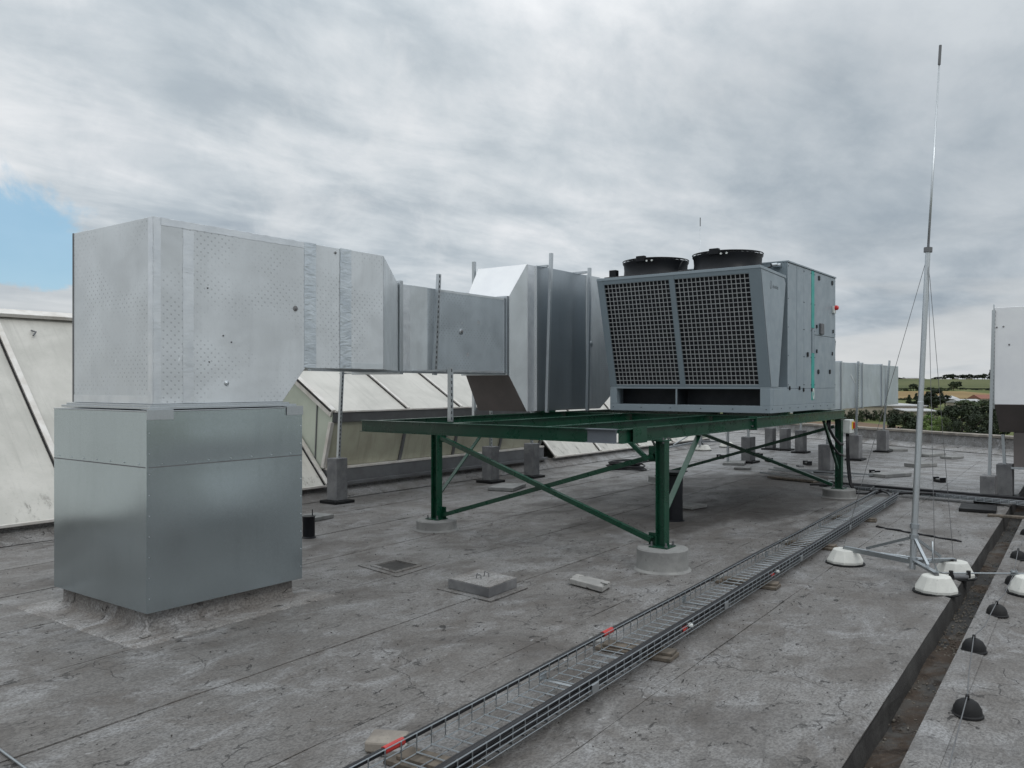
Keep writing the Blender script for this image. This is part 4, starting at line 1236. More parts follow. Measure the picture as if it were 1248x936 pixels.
c_ = MB().tube([(12.62, 3.44, 0.78), (12.45, 3.44, 0.80), (12.25, 3.46, 0.90), (12.18, 3.5, 1.02), (12.2, 3.5, 1.15)], 0.02, 8).build('power_cable', 'cable', loc=(12.4, 3.44, 0.8), smooth=True)
tag(c_, 'thick black cable looping from the far green leg up to the unit', 'cable')
c_ = MB().tube([(12.62, 3.44, 0.62), (12.40, 3.44, 0.66), (12.15, 3.46, 0.8), (12.07, 3.5, 0.98), (12.1, 3.5, 1.15)], 0.016, 8).build('power_cable', 'cable', loc=(12.4, 3.44, 0.65), smooth=True)
tag(c_, 'thin lower black cable looping beside the far green leg', 'cable')
# black pipe cover lying against the nearest leg's far side
q = G(824, 634)
bc = thing('roof_outlet_cover', 'tall black plastic cover standing behind the nearest green leg', 'cover', (q.x, q.y, 0), 0, 'black plastic covers')
MB().lathe([(0.13, 0.005), (0.105, 0.02), (0.10, 0.3), (0.105, 0.55), (0.125, 0.565), (0.125, 0.585), (0.0, 0.585)], (q.x - 0.05, q.y, 0), 20).build('shell', 'black', bc, smooth=True, auto=True)
for z in (0.14, 0.36):
    MB().box(q.x - 0.22, q.x - 0.14, q.y + 0.05, q.y + 0.14, z, z + 0.05 + (0.07 if z > 0.3 else 0)).build('hook', 'black', bc, 0.006)
MB().rbox((q.x - 0.05, q.y, 0.586), 0.30, 0.26, 0.012, 0.2).build('lid', 'black', bc, 0.003)
q = G(379, 655)
bc = thing('roof_outlet_cover', 'short black cover half hidden right of the big metal box', 'cover', (q.x, q.y, 0), 0, 'black plastic covers')
MB().lathe([(0.08, 0.005), (0.065, 0.02), (0.065, 0.22), (0.075, 0.235), (0.0, 0.236)], (q.x - 0.03, q.y, 0), 18).build('shell', 'black', bc, smooth=True, auto=True)
MB().tube([(q.x + 0.02, q.y, 0.20), (q.x + 0.02, q.y, 0.30)], 0.006, 6).build('pin', 'black', bc)

# ------------------------------------------------------------------ second duct beyond the unit
d2 = thing('insulated_duct', 'grey rectangular duct leaving the far side of the cooling unit', 'air duct', (18, 5.6, 1.13))
MB().hexa([(12.32, 4.1, 1.62), (12.32, 5.4, 1.62), (12.32, 5.4, 2.5), (12.32, 4.1, 2.5), (14.5, 4.92, 1.14), (14.5, 6.1, 1.14), (14.5, 6.1, 2.1), (14.5, 4.92, 2.1)]).build('duct_section', 'foilp', d2, 0.004)
for x0_, x1_ in ((14.503, 16.1), (16.16, 17.9), (17.96, 19.55), (19.61, 21.3), (21.36, 23.1)):
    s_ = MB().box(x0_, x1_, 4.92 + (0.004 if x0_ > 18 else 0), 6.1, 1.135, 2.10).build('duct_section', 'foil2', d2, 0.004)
for x in (16.1, 17.9, 19.55, 21.3):
    MB().box(x + 0.004, x + 0.056, 4.895, 6.12, 1.11, 2.125).build('joint_flange', 'galvp', d2, 0.003)
q = AY(4.92, 1039, 463); MB().prism([(q.x - 0.16, 4.918, q.z + 0.1), (q.x - 0.12, 4.918, q.z + 0.13), (q.x + 0.22, 4.918, q.z - 0.05), (q.x + 0.18, 4.918, q.z - 0.09)], (0, -0.002, 0)).build('tape_strip', 'tape', d2)
for (fx, fy, tx, dz, blk, lab) in (((1043, 561)[0], 561, 3, 2.14, (0.3, 0.2, 0.5), 'slotted post before the far duct, right behind the switch box'),
                                  (1076, 551, 8, 2.22, (0.3, 0.22, 0.48), 'rightmost slotted post before the far duct, leaning right'),
                                  (1007, 576, 10, 2.46, (0.26, 0.22, 0.48), 'slotted post with block between the far leg and the planks'),
                                  (912, 564, 0, 1.2, (0.3, 0.2, 0.5), 'post in the block seen left of the thin cross braces'),
                                  (976, 552, 0, 1.5, (0.28, 0.2, 0.5), 'post in the block under the far duct left of the knee brace'),
                                  (939, 548, 0, 0.5, (0.26, 0.2, 0.5), 'far concrete block with stub post, left one of the touching pair'),
                                  (957, 549, 0, 0.5, (0.26, 0.2, 0.5), 'far concrete block with stub post, right one of the touching pair')):
    f = G(fx, fy); D = f.x * cA + f.y * sA
    strut_post('strut_post', lab, f + Vector((0, 0, 0.3)), Vector((f.x, f.y, dz)) + up_from(f, tx * D / FPX), blk, slots=(dz > 2))
rl = MB().bar((15.9, 4.62, 1.9), (16.2, 4.62, 1.9), 0.03, 0.03)
# thin post between two slabs seen under the frame
f = G(887, 566); pp = strut_post('strut_post', 'thin bare post standing on a flat slab under the frame', f + Vector((0, 0, 0.06)), f + Vector((0, 0, 1.1)), None, slots=False)
MB().rbox((f.x + 0.1, f.y - 0.1, 0.006), 0.6, 0.42, 0.05, 0.3).build('base_slab', 'conc', pp, 0.006)

# ------------------------------------------------------------------ duct at the right edge
d3 = thing('end_duct', 'tall pale duct with brown underside cut by the right picture edge', 'air duct', (13.9, 0.6, 0.5))
RX = 13.4
MB().box(RX, 15.6, -1.2, 1.612, 1.366, 2.712).build('duct_section', 'foil_lit', d3, 0.004)
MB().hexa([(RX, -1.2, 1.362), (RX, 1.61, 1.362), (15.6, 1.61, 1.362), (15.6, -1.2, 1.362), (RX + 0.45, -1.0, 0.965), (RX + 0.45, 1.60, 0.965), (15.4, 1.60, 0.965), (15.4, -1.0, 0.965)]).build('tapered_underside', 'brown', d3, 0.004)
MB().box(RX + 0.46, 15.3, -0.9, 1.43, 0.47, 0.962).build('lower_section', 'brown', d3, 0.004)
MB().box(RX - 0.002, RX + 0.05, 1.6125, 1.625, 1.30, 2.76).build('corner_profile', 'galvp', d3, 0.002)
MB().box(RX + 0.44, RX + 0.458, -0.9, 1.46, 0.44, 0.468).build('edge_rail', 'galvp', d3, 0.001)
for p in ((1223, 398), (1215, 399), (1230, 420)):
    rosette(AX(RX, *p), 0.012, d3, 'block', (-1, 0, 0))
f = G(1205, 612); D = f.x * cA + f.y * sA
strut_post('strut_post', 'slotted post at the left edge of the duct on the right', f + Vector((0, 0, 0.06)), AX(f.x, 1211, 378), (0.30, 0.18, 0.33))
f2 = G(1224, 608); strut_post('strut_post', 'short slotted post in the taller block under the right duct', f2 + Vector((0.1, 0, 0.3)), f2 + Vector((0.1, 0.03, 0.92)), (0.27, 0.2, 0.45))

# ------------------------------------------------------------------ skylight ridge
sk = thing('skylight', 'long dirty white fibreglass ridge skylight behind the ducts', 'skylight', (8.12, 10.2, 0))
SY0, SYR, SZ0, SZR = 9.33, 11.58, 0.20, 2.535
MB().box(-6, 21.6, 9.38, 13.3, 0.004, 0.17).build('curb', 'roof', sk)
MB().hexa([(-6, 9.16, 0.012), (21.6, 9.16, 0.012), (21.6, 9.379, 0.012), (-6, 9.379, 0.012), (-6, 9.34, 0.10), (21.6, 9.34, 0.10), (21.6, 9.379, 0.14), (-6, 9.379, 0.14)]).build('curb_membrane', 'roof', sk)


def slope_panel(x0, x1, y0, z0, y1, z1, mat, name='panel', th=0.006, sag=0.010):
    mb = MB(); P0, P1 = Vector((0, y0, z0)), Vector((0, y1, z1)); n = Vector((0, -(z1 - z0), (y1 - y0))).normalized()
    mb.grid(lambda s_, t_: Vector((x0 + (x1 - x0) * s_, 0, 0)) + P0.lerp(P1, t_) - n * sag * math.sin(PI * s_) * math.sin(PI * t_), 8, 6)
    o = mb.build(name, mat, sk, smooth=True); sm = o.modifiers.new('thickness', 'SOLIDIFY'); sm.thickness = th
    es = o.modifiers.new('split', 'EDGE_SPLIT'); es.split_angle = math.radians(30)
    return o


def glz_bar(x, y0, z0, y1, z1, w=0.07, h=0.03, name='glazing_bar', lift=0.02):
    n = Vector((0, -(z1 - z0), (y1 - y0))).normalized() * lift
    p, q = Vector((x, y0, z0)) + n, Vector((x, y1, z1)) + n
    MB().bar(p, q, w, h, n.normalized()).build(name, 'alu', sk, 0.003)
    return MB().bar(p - Vector((w / 2 + 0.012, 0, 0)) - n * 0.6, q - Vector((w / 2 + 0.012, 0, 0)) - n * 0.6, 0.018, 0.012, n.normalized()).build('gasket', 'rubber', sk)


for x in (-4.28, -2.51, -0.74, 1.03, 2.80, 4.576, 6.35):
    slope_panel(x + 0.02, x + 1.75, SY0, SZ0, SYR, SZR, 'panel'); glz_bar(x, SY0, SZ0, SYR, SZR)
glz_bar(8.08, SY0, SZ0, SYR, SZR)
MB().bar((-6, SY0 - 0.01, SZ0 - 0.008), (8.13, SY0 - 0.01, SZ0 - 0.008), 0.05, 0.03).build('sill_trim', 'alu', sk, 0.003)
MB().bar((-6, SYR - 0.03, SZR + 0.02), (21.6, SYR - 0.03, SZR + 0.02), 0.16, 0.05, (0, -0.5, 1)).build('ridge_cap', 'alu', sk, 0.006)
MB().hexa([(-6, SYR + 0.03, SZR), (21.6, SYR + 0.03, SZR), (21.6, SYR + 0.036, SZR), (-6, SYR + 0.036, SZR), (-6, 13.28, 0.17), (21.6, 13.28, 0.17), (21.6, 13.286, 0.17), (-6, 13.286, 0.17)]).build('rear_slope', 'panel', sk)
q = G(70, 600, 0); hk = AX(4.9, 70, 397)
# small hook on the near panel
MB().tube([(4.95, SYR - 0.22, SZR - 0.20), (4.98, SYR - 0.28, SZR - 0.22), (4.94, SYR - 0.30, SZR - 0.27)], 0.012, 6).build('hook', 'fascia', sk)
# dormer part
EX0, EX1 = 8.15, 13.66
EY, EZ = 9.276, 1.25; RYp, RZp = 11.2, 2.42
xs = [8.15, 9.70, 11.0, 12.3, 13.6]
for a_, b_ in zip(xs[:-1], xs[1:]):
    slope_panel(a_ + 0.02, b_ - 0.01, EY, EZ, RYp, RZp, 'panel')
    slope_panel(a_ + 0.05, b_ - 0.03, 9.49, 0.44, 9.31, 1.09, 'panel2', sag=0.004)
for x in xs:
    glz_bar(x, EY, EZ, RYp, RZp, 0.05 if x > 8.2 else 0.09, 0.025)
    MB().bar((x, 9.475, 0.44), (x, 9.295, 1.09), 0.05, 0.03, (0, -1, 0)).build('wall_post', 'alu' if x in (8.15,) else 'fascia', sk, 0.003)
MB().hexa([(EX0, 9.28, 1.095), (EX1, 9.28, 1.095), (EX1, 9.33, 1.095), (EX0, 9.33, 1.095), (EX0, 9.25, 1.235), (EX1, 9.25, 1.235), (EX1, 9.33, 1.235), (EX0, 9.33, 1.235)]).build('eave_fascia', 'fascia', sk, 0.003)
MB().bar((EX0, EY - 0.015, EZ + 0.0), (EX1, EY - 0.015, EZ + 0.0), 0.05, 0.025).build('eave_trim', 'alu', sk, 0.003)
MB().box(EX0, EX1, 9.40, 9.52, 0.175, 0.40).build('inner_curb', 'fascia', sk)
MB().box(EX0, EX1, 9.30, 9.40, 0.175, 0.215).build('sill_ledge', 'fascia', sk)
MB().box(EX0 - 0.0, EX1, 9.39, 9.50, 0.402, 0.435).build('sill_trim', 'alu', sk, 0.004)
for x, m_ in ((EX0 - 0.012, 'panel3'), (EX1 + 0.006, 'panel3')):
    MB().prism([(x, 9.49, 0.42), (x, 9.29, 1.10), (x, EY, EZ - 0.01), (x, RYp, RZp - 0.02), (x, RYp, 0.42)], (0.006, 0, 0)).build('cheek_panel', m_, sk)
MB().bar((EX0 - 0.02, 9.47, 0.44), (EX0 - 0.02, 9.30, 1.10), 0.05, 0.06, (0, -1, 0)).build('corner_trim', 'alu', sk, 0.003)
MB().bar((EX0 - 0.03, EY, EZ - 0.03), (EX0 - 0.03, RYp, RZp - 0.03), 0.03, 0.10).build('gable_trim', 'alu', sk, 0.003)
MB().bar((EX0 - 0.02, 9.65, 0.45), (EX0 - 0.02, 9.60, 1.35), 0.02, 0.015, (0, -1, 0)).build('cheek_rib', 'fascia', sk)
x = 13.95
while x < 21.0:
    slope_panel(x + 0.03, min(21.55, x + 1.74), SY0, SZ0, SYR, SZR, 'panel'); glz_bar(x, SY0, SZ0, SYR, SZR); x += 1.77
MB().bar((13.9, SY0 - 0.01, SZ0 - 0.008), (21.6, SY0 - 0.01, SZ0 - 0.008), 0.05, 0.03).build('sill_trim', 'alu', sk, 0.003)
MB().prism([(21.6, SY0, SZ0 - 0.03), (21.6, SYR, SZR), (21.6, 13.28, 0.17)], (0.006, 0, 0)).build('cheek_panel', 'panel3', sk)

# ------------------------------------------------------------------ wire mesh cable trays
TW, TH = 0.30, 0.08
tr0 = Vector((2.69, 2.21, 0)); tr1 = Vector((12.56, 2.68, 0)); tdir = (tr1 - tr0).normalized(); trz = math.atan2(tdir.y, tdir.x)


def tray(label, origin, rz, length, group='wire mesh cable trays', TH=TH, cap=1.0):
    t = thing('cable_tray', label, 'cable tray', origin, rz, group)
    z0 = 0.055; r = 0.0038
    xw = MB().tube([(0, 0, z0 + TH), (0, 0, z0), (0, TW, z0), (0, TW, z0 + TH)], r, 5)
    me = xw.mesh('cross_wire', M['galvw'])
    n = int(length / 0.1)
    for k in range(n + 1):
        o = bpy.data.objects.new('cross_wire', me); C.objects.link(o); o.parent = t; o.location = (k * 0.1 + 0.05, 0, 0)
        if k % 30 == 29:
            o2 = bpy.data.objects.new('cross_wire', me); C.objects.link(o2); o2.parent = t; o2.location = (k * 0.1 + 0.068, 0, 0)
    for (y, z) in ((-0.004, z0 + TH), (-0.004, z0 + TH * 0.62), (-0.004, z0 + TH * 0.28), (0.0, z0 - 0.0055), (TW * 0.30, z0 - 0.0055), (TW * 0.68, z0 - 0.0055), (TW, z0 - 0.0055), (TW + 0.004, z0 + TH * 0.5), (TW + 0.004, z0 + TH)):
        MB().tube([(0, y, z), (length, y, z)], 0.0030, 5).build('long_wire', 'galvw', t, local=True)
    k = 2.4
    while k < length:
        for y in (-0.010, TW + 0.010):
            MB().box(k - 0.035, k + 0.035, y - 0.003, y + 0.003, z0 + 0.002, z0 + TH * 0.62).build('joint_clip', 'galvp', t, 0.001, local=True)
        MB().box(k - 0.012, k + 0.012, 0.004, TW - 0.004, z0 + 0.0035, z0 + 0.009).build('stiffener', 'galvp', t, 0.001, local=True)
        k += 1.95
    return t


T0 = tr0 - tdir * 1.35; TLEN = (tr1 - T0).length
t1 = tray('long wire mesh cable tray crossing the roof to the near picture edge', T0, trz, TLEN)
cr0 = Vector((13.28, 3.72, 0)); cr1 = Vector((12.80, 0.2, 0)); cd = (cr1 - cr0); crz = math.atan2(cd.y, cd.x)
t2 = tray('far wire mesh cable tray crossing in front of the right duct posts', cr0, crz, cd.length + 2.5, TH=0.05)


def tl(x, y, z):      # point in the long tray's own frame
    return T0 + Matrix.Rotation(trz, 3, 'Z') @ Vector((x, y, z))


def tl2(x, y, z): return cr0 + Matrix.Rotation(crz, 3, 'Z') @ Vector((x, y, z))


def cable(label, y, z, r, wob, seed, tail=None, tapes=()):
    rd = random.Random(seed); n = 60; pts = []
    ph = rd.random() * 6
    for i in range(n + 1):
        x = TLEN * i / n
        dy = wob * (math.sin(x * 1.3 + ph) * 0.6 + math.sin(x * 3.1 + ph * 2) * 0.4)
        dz = 0.004 * math.sin(x * 2.2 + ph)
        pts.append(tl(x, y + dy, z + dz + 0.002))
    if tail: pts += [Vector(p) for p in tail]
    o = MB().tube(pts, r, 8).build('power_cable', 'cable', loc=T0, smooth=True)
    tag(o, label, 'cable', 'black cables in the long tray')
    for x, ln in tapes:
        MB().tube([tl(x, y + wob * (math.sin(x * 1.3 + ph) * 0.6 + math.sin(x * 3.1 + ph * 2) * 0.4), z + 0.002 + 0.004 * math.sin(x * 2.2 + ph)), tl(x + ln, y + wob * (math.sin((x + ln) * 1.3 + ph) * 0.6 + math.sin((x + ln) * 3.1 + ph * 2) * 0.4), z + 0.002 + 0.004 * math.sin((x + ln) * 2.2 + ph))], r + 0.0035, 10).build('marker_tape', 'tapr', o)
    return o


e0, e1 = tl(TLEN + 0.15, 0.30, 0.12), tl(TLEN + 0.45, 0.55, 0.10)
cable('thick black cable hung along the left rim of the long tray', TW + 0.019, 0.055 + TH - 0.012, 0.014, 0.001, 1,
      [tl(TLEN + 0.2, TW, 0.12), tl(TLEN + 0.45, TW + 0.15, 0.10), tl2(0.5, 0.2, 0.10), tl2(0.0, 0.22, 0.09), tl2(-0.5, 0.2, 0.05)], ((1.16, 0.12), (3.10, 0.12)))
cable('thick black cable inside the right rim of the long tray', 0.024, 0.055 + 0.022, 0.015, 0.004, 2, [tl(TLEN + 0.15, 0.05, 0.1), tl(TLEN + 0.36, -0.06, 0.1), tl2(1.3, 0.12, 0.09), tl2(2.2, 0.12, 0.09)], ((3.60, 0.07), (5.46, 0.08)))
cable('middle one of the black cables along the right of the long tray', 0.060, 0.055 + 0.020, 0.017, 0.008, 3, [tl(TLEN + 0.2, 0.1, 0.1), tl(TLEN + 0.40, -0.02, 0.1), tl2(1.4, 0.16, 0.09), tl2(2.4, 0.16, 0.09)])
cable('black cable nearest the tray centre among those on its right side', 0.096, 0.055 + 0.018, 0.015, 0.007, 4, [tl(TLEN + 0.2, 0.16, 0.1), tl(TLEN + 0.45, 0.3, 0.1), tl2(0.4, 0.1, 0.09), tl2(-0.3, 0.1, 0.06)])
cable('upper black cable pressed on the right rim of the long tray', 0.022, 0.055 + 0.058, 0.016, 0.003, 5, [tl(TLEN + 0.15, 0.02, 0.12), tl(TLEN + 0.36, -0.12, 0.11), tl2(1.5, 0.06, 0.10), tl2(2.4, 0.06, 0.10)])
for i, (y, r) in enumerate(((0.03, 0.024), (0.10, 0.022), (0.18, 0.020), (0.25, 0.024))):
    pts = [tl2(x * 0.25 - 0.2, y + 0.006 * math.sin(x * 1.7 + i), 0.055 + 0.022 + (0.03 if i == 3 else 0)) for x in range(26)]
    o = MB().tube(pts, r, 7).build('power_cable', 'cable', loc=cr0, smooth=True)
    tag(o, ['black cable along the near rim of the far cross tray', 'black cable second from the near rim of the far cross tray', 'black cable along the middle of the far cross tray', 'black cable on the far rim of the cross tray'][i], 'cable', 'cables in the far cross tray')
# tags on cables
q = tl(3.70, 0.0, 0.1); o = MB().rbox((q.x, q.y, 0.092), 0.05, 0.03, 0.012, trz + 0.6).build('cable_tag', 'white', loc=(q.x, q.y, 0.09)); tag(o, 'small white cable tag by the red tape midway along the tray', 'tag', 'white tags in the long tray')
q = tl(5.58, 0.0, 0.1); o = MB().rbox((q.x, q.y, 0.092), 0.06, 0.03, 0.012, trz + 0.6).build('cable_tag', 'white', loc=(q.x, q.y, 0.09)); tag(o, 'small white cable tag on the far half of the tray', 'tag', 'white tags in the long tray')
# timber and slab pads below the tray
rp = random.Random(5)
pads = [(1.35, 'left brown wooden block under the tray at the near picture edge', 'wood'), (3.25, 'wooden board under the tray near the second red tape', 'wood'), (5.35, 'worn timber pad under the tray beyond the middle', 'wood'), (7.3, 'dark timber pad below the far half of the tray', 'wood'), (9.3, 'small timber pad under the tray, last before its far end', 'wood')]
for x, lab, m_ in pads:
    t = thing('tray_support', lab, 'timber pad', tl(x, TW / 2, 0), trz, 'pads under the long tray')
    MB().rbox((0, 0.02, 0.006), 0.16, 0.50, 0.022, rp.uniform(-.1, .1)).build('board', m_, t, 0.003, local=True)
    MB().rbox((0.01, 0.0, 0.0285), 0.11, 0.44, 0.017, rp.uniform(-.15, .15)).build('board', m_, t, 0.003, local=True)
    MB().rbox((0.02, 0.30, 0.006), 0.09, 0.10, 0.032, 0.3).build('chock', 'conc', t, 0.004, local=True)
q = G(472, 912); o = MB().rbox((q.x, q.y, 0.006), 0.15, 0.17, 0.05, 0.5).build('concrete_fragment', 'coping', loc=(q.x, q.y, 0), bevel=0.01)
tag(o, 'brown broken slab lying left of the tray at the bottom of the photo', 'slab')

# ------------------------------------------------------------------ lightning protection
def arm(mb, p, q, w=0.04, h=0.04): mb.angle(p, q, w, 0.005)


def weight(px_, y_, label, D_add=0.16, k=1.0):
    q = G(px_, y_); D = q.x * cA + q.y * sA; f_ = (D + D_add) / D
    q = Vector((q.x * f_, q.y * f_, 0))
    t = thing('concrete_weight', label, 'concrete weight', q, 0, 'white concrete weights of the lightning masts')
    MB().lathe([(0.158 * k, 0.016), (0.160 * k, 0.038), (0.154 * k, 0.050), (0.108 * k, 0.132), (0.098 * k, 0.138), (0.0, 0.139)], (q.x, q.y, 0), 10, 0, 0.2).build('weight_body', 'weight', t, 0.004)
    MB().lathe([(0.172 * k, 0.006), (0.172 * k, 0.015), (0.0, 0.0155)], (q.x, q.y, 0), 24).build('rubber_mat', 'rubber', t)
    MB().tube([(q.x, q.y, 0.139), (q.x, q.y, 0.155)], 0.02, 8).build('nut', 'fascia', t)
    return q


def lightning_mast(label, foot, weights, tube_top, tip, hub_hi=0.36, hub_lo=0.17, k=1.0):
    foot, tube_top, tip = Vector(foot), Vector(tube_top), Vector(tip)
    t = thing('lightning_mast', label, 'lightning rod', (foot.x, foot.y, 0), 0, 'lightning masts on tripods')
    ax = (tube_top - foot)
    at_ = lambda z: foot + ax * ((z - foot.z) / ax.z)
    m1 = at_(1.5)
    MB().tube([foot, m1, m1 + ax * 0.001, tube_top], 0.03, 14, True, [0.027, 0.025, 0.022, 0.020]).build('tube', 'galvp', t, smooth=True, auto=True)
    MB().tube([tube_top, tube_top.lerp(tip, 0.5), tube_top.lerp(tip, 0.501), tip], 0.007, 8, True, [0.010, 0.0095, 0.0075, 0.0065]).build('rod', 'galvp', t, smooth=True)
    MB().tube([tube_top.lerp(tip, 0.905), tip], 0.0115, 8).build('rod_tip', 'fascia', t)
    MB().tube([tube_top - ax.normalized() * 0.02, tube_top + ax.normalized() * 0.02], 0.034, 12).build('collar', 'fascia', t)
    for z in (hub_lo, hub_hi, hub_hi + 0.09):
        c0 = at_(z - 0.02); c1 = at_(z + 0.02); MB().tube([c0, c1], 0.038, 10).build('hub_clamp', 'galvw', t)
    for q in weights:
        d = Vector((q.x, q.y, 0)); top = Vector((q.x, q.y, 0.162))
        lo, hi = at_(hub_lo), at_(hub_hi)
        MB().angle(lo, top, 0.04, 0.005).build('tripod_arm', 'galvw', t)
        MB().bar(hi, lo.lerp(top, 0.66) + Vector((0, 0, 0.02)), 0.022, 0.022).build('tripod_strut', 'galvw', t)
        MB().tube([tube_top - ax.normalized() * 0.04, top + Vector((0.01, 0.01, 0.02))], 0.0022 * k, 5).build('guy_wire', 'fascia', t)
    MB().tube([lo.lerp(Vector((weights[0].x, weights[0].y, 0.162)), 0.45), lo.lerp(Vector((weights[-1].x, weights[-1].y, 0.142)), 0.45)], 0.010, 6).build('tie_bar', 'galvw', t)
    MB().tube([lo.lerp(Vector((weights[1].x, weights[1].y, 0.142)), 0.45), lo.lerp(Vector((weights[-1].x, weights[-1].y, 0.142)), 0.45)], 0.010, 6).build('tie_bar', 'galvw', t)
    return t


wA = weight(1030, 692, 'white concrete weight left of the near mast, beside the tray')
wB = weight(1163, 709, 'white concrete weight right of the near mast, over the gutter edge')
wC = weight(1141, 729, 'white concrete weight nearest the camera in front of the mast foot')
Df = 7.15
lightning_mast('tall thin lightning mast on a galvanised tripod at the right', (7.705, 1.531, 0.09), [wA, wC, wB], (7.847, 1.437, 2.79), (7.909, 1.353, 4.53))
wD = weight(803, 556, 'far white weight left of the far mast, seen under the green frame', 0.2, 1.2)
wE = weight(857, 550, 'far white weight right behind the knee brace of the nearest leg', 0.2, 1.2)
wF = weight(886, 546, 'far white weight right of the far mast, behind the thin brace', 0.2, 1.2)
fm = (wD + wE + wF) / 3; Dm = fm.x * cA + fm.y * sA; q = FAR(853, Dm)
lightning_mast('far lightning mast whose thin tip rises above the fans', (q.x, q.y, 0.12), [wD, wE, wF], (q.x, q.y, 3.6), (q.x + 0.02, q.y, 5.75), 0.55, 0.25, 1.6)
weight(1256, 731, 'white concrete weight cut by the right picture edge')


def holder(px_, y_, label, grp='black wire holders on the right roof'):
    q = G(px_, y_); D = q.x * cA + q.y * sA; q = q * ((D + 0.06) / D)
    t = thing('wire_holder', label, 'wire holder', q, 0, grp)
    MB().lathe([(0.074, 0.006), (0.074, 0.014), (0.068, 0.020), (0.064, 0.045), (0.050, 0.070), (0.028, 0.084), (0.0, 0.088)], (q.x, q.y, 0), 18, 0.0).build('holder_body', 'rubber', t, smooth=True, auto=True)
    MB().rbox((q.x, q.y, 0.084), 0.026, 0.018, 0.024, 0.1).build('clip', 'rubber', t, 0.003)
    return q


hp = [holder(1179, 879, 'black dome wire holder nearest the camera on the right roof'), holder(1187, 799, 'second black dome wire holder from the camera'),
      holder(1215, 754, 'third black dome wire holder, between the second and the clamp'), holder(1236, 716, 'black holder where the thin rod meets the wire'), holder(1241, 684, 'black holder above the rod crossing, near the right edge'), holder(1252, 655, 'farthest black wire holder at the right picture edge')]
pts = [Vector(G(1166, 936)) + Vector((0, 0, 0.02)), G(1168, 905) + Vector((0, 0, 0.03))]
pts = [hp[0] - gdir * 1.6 + Vector((0, -0.05, 0.05)), hp[0] - gdir * 0.5 + Vector((0, 0.0, 0.03))]
for i, h in enumerate(hp):
    pts.append(h + Vector((0, 0, 0.102)))
    if i + 1 < len(hp): pts.append((h + hp[i + 1]) / 2 + Vector((0, 0.01, 0.045)))
pts.append(hp[-1] + gdir * 1.5 + Vector((0, 0, 0.05)))
o = MB().tube(pts, 0.0032, 6).build('earth_wire', 'fascia', loc=hp[0], smooth=True); tag(o, 'thin grey earth wire running over the black holders', 'wire')
p0, p1 = wC + Vector((0.05, 0.02, 0.16)), hp[3] + Vector((0, 0, 0.10))
e = p1 + (p1 - p0).normalized() * 0.8
mid = wC + Vector((0.14, -0.02, 0.135))
o = MB().tube([wC + Vector((0.02, 0.03, 0.40)), wC + Vector((0.03, 0.03, 0.25)), wC + Vector((0.06, 0.0, 0.16)), mid, mid.lerp(p1, 0.5), p1, e], 0.006, 8).build('conductor_rod', 'galvw', loc=p0, smooth=True)
tag(o, 'thin metal rod from the mast foot across the gutter to the right', 'rod')
for s_ in (0.12, 0.36):
    c = mid.lerp(p1, s_)
    MB().rbox((c.x, c.y, c.z - 0.04), 0.03, 0.03, 0.06, 0).build('clamp', 'rubber', o, 0.003)
c0, c1 = mid.lerp(p1, 0.14) - Vector((0, 0, 0.03)), mid.lerp(p1, 0.34) - Vector((0, 0, 0.03))
MB().tube([c0, c1], 0.022, 10).build('bridge_pipe', 'fascia', o)
# clamp hardware
o = MB(); c = hp[3] + Vector((0, 0, 0.09)); o.rbox((c.x, c.y, c.z), 0.05, 0.05, 0.012, 0.3); o.rbox((c.x, c.y, c.z + 0.018), 0.05, 0.05, 0.01, 0.3)
for a, d in ((-1, -1), (1, 1), (-1, 1), (1, -1)): o.tube([(c.x + a * 0.016, c.y + d * 0.016, c.z - 0.01), (c.x + a * 0.016, c.y + d * 0.016, c.z + 0.04)], 0.005, 6)
o = o.build('cross_clamp', 'galvw', loc=hp[3]); tag(o, 'shiny bolted cross clamp joining rod and earth wire', 'clamp')
# wire in the bottom left corner
a_, b_ = G(-30, 895), G(42, 950)
o = MB().tube([a_ + Vector((0, 0, 0.018)), (a_ + b_) / 2 + Vector((0, 0, 0.015)), b_ + Vector((0, 0, 0.018)), b_ + (b_ - a_) * 1.5 + Vector((0, 0, 0.015))], 0.006, 6).build('earth_wire', 'galvw', loc=a_, smooth=True)
tag(o, 'pale wire on the roof in the bottom left corner', 'wire')
# flat conductor strip crossing behind the near mast
a_, b_ = G(1068, 643), G(1170, 661)
o = MB(); n = 14
pts = [a_.lerp(b_, i / n) + Vector((0, 0.02 * math.sin(i * 1.3), 0.012 + 0.004 * math.sin(i * 2.1))) for i in range(n + 1)]
o = MB().tube(pts, 0.011, 6).build('loose_cable', 'cable', loc=a_, smooth=True); tag(o, 'dark loose cable on the roof behind the near mast', 'cable')

# ------------------------------------------------------------------ lids, slabs and loose things on the roof
q = Vector((5.33, 4.27, 0))
ht = thing('roof_hatch', 'square grey concrete lid with wire handles in the middle of the roof', 'roof hatch', q, 0.0)
A_, B_, C_, D_ = G(546, 719), G(596, 731), G(630, 718), G(583, 707)


def quadslab(pts, z0, z1, inset=0.0):
    c = sum(pts, Vector()) / 4; P = [p + (c - p).normalized() * inset for p in pts]
    return MB().hexa([(p.x, p.y, z0) for p in P] + [(p.x, p.y, z1) for p in P])


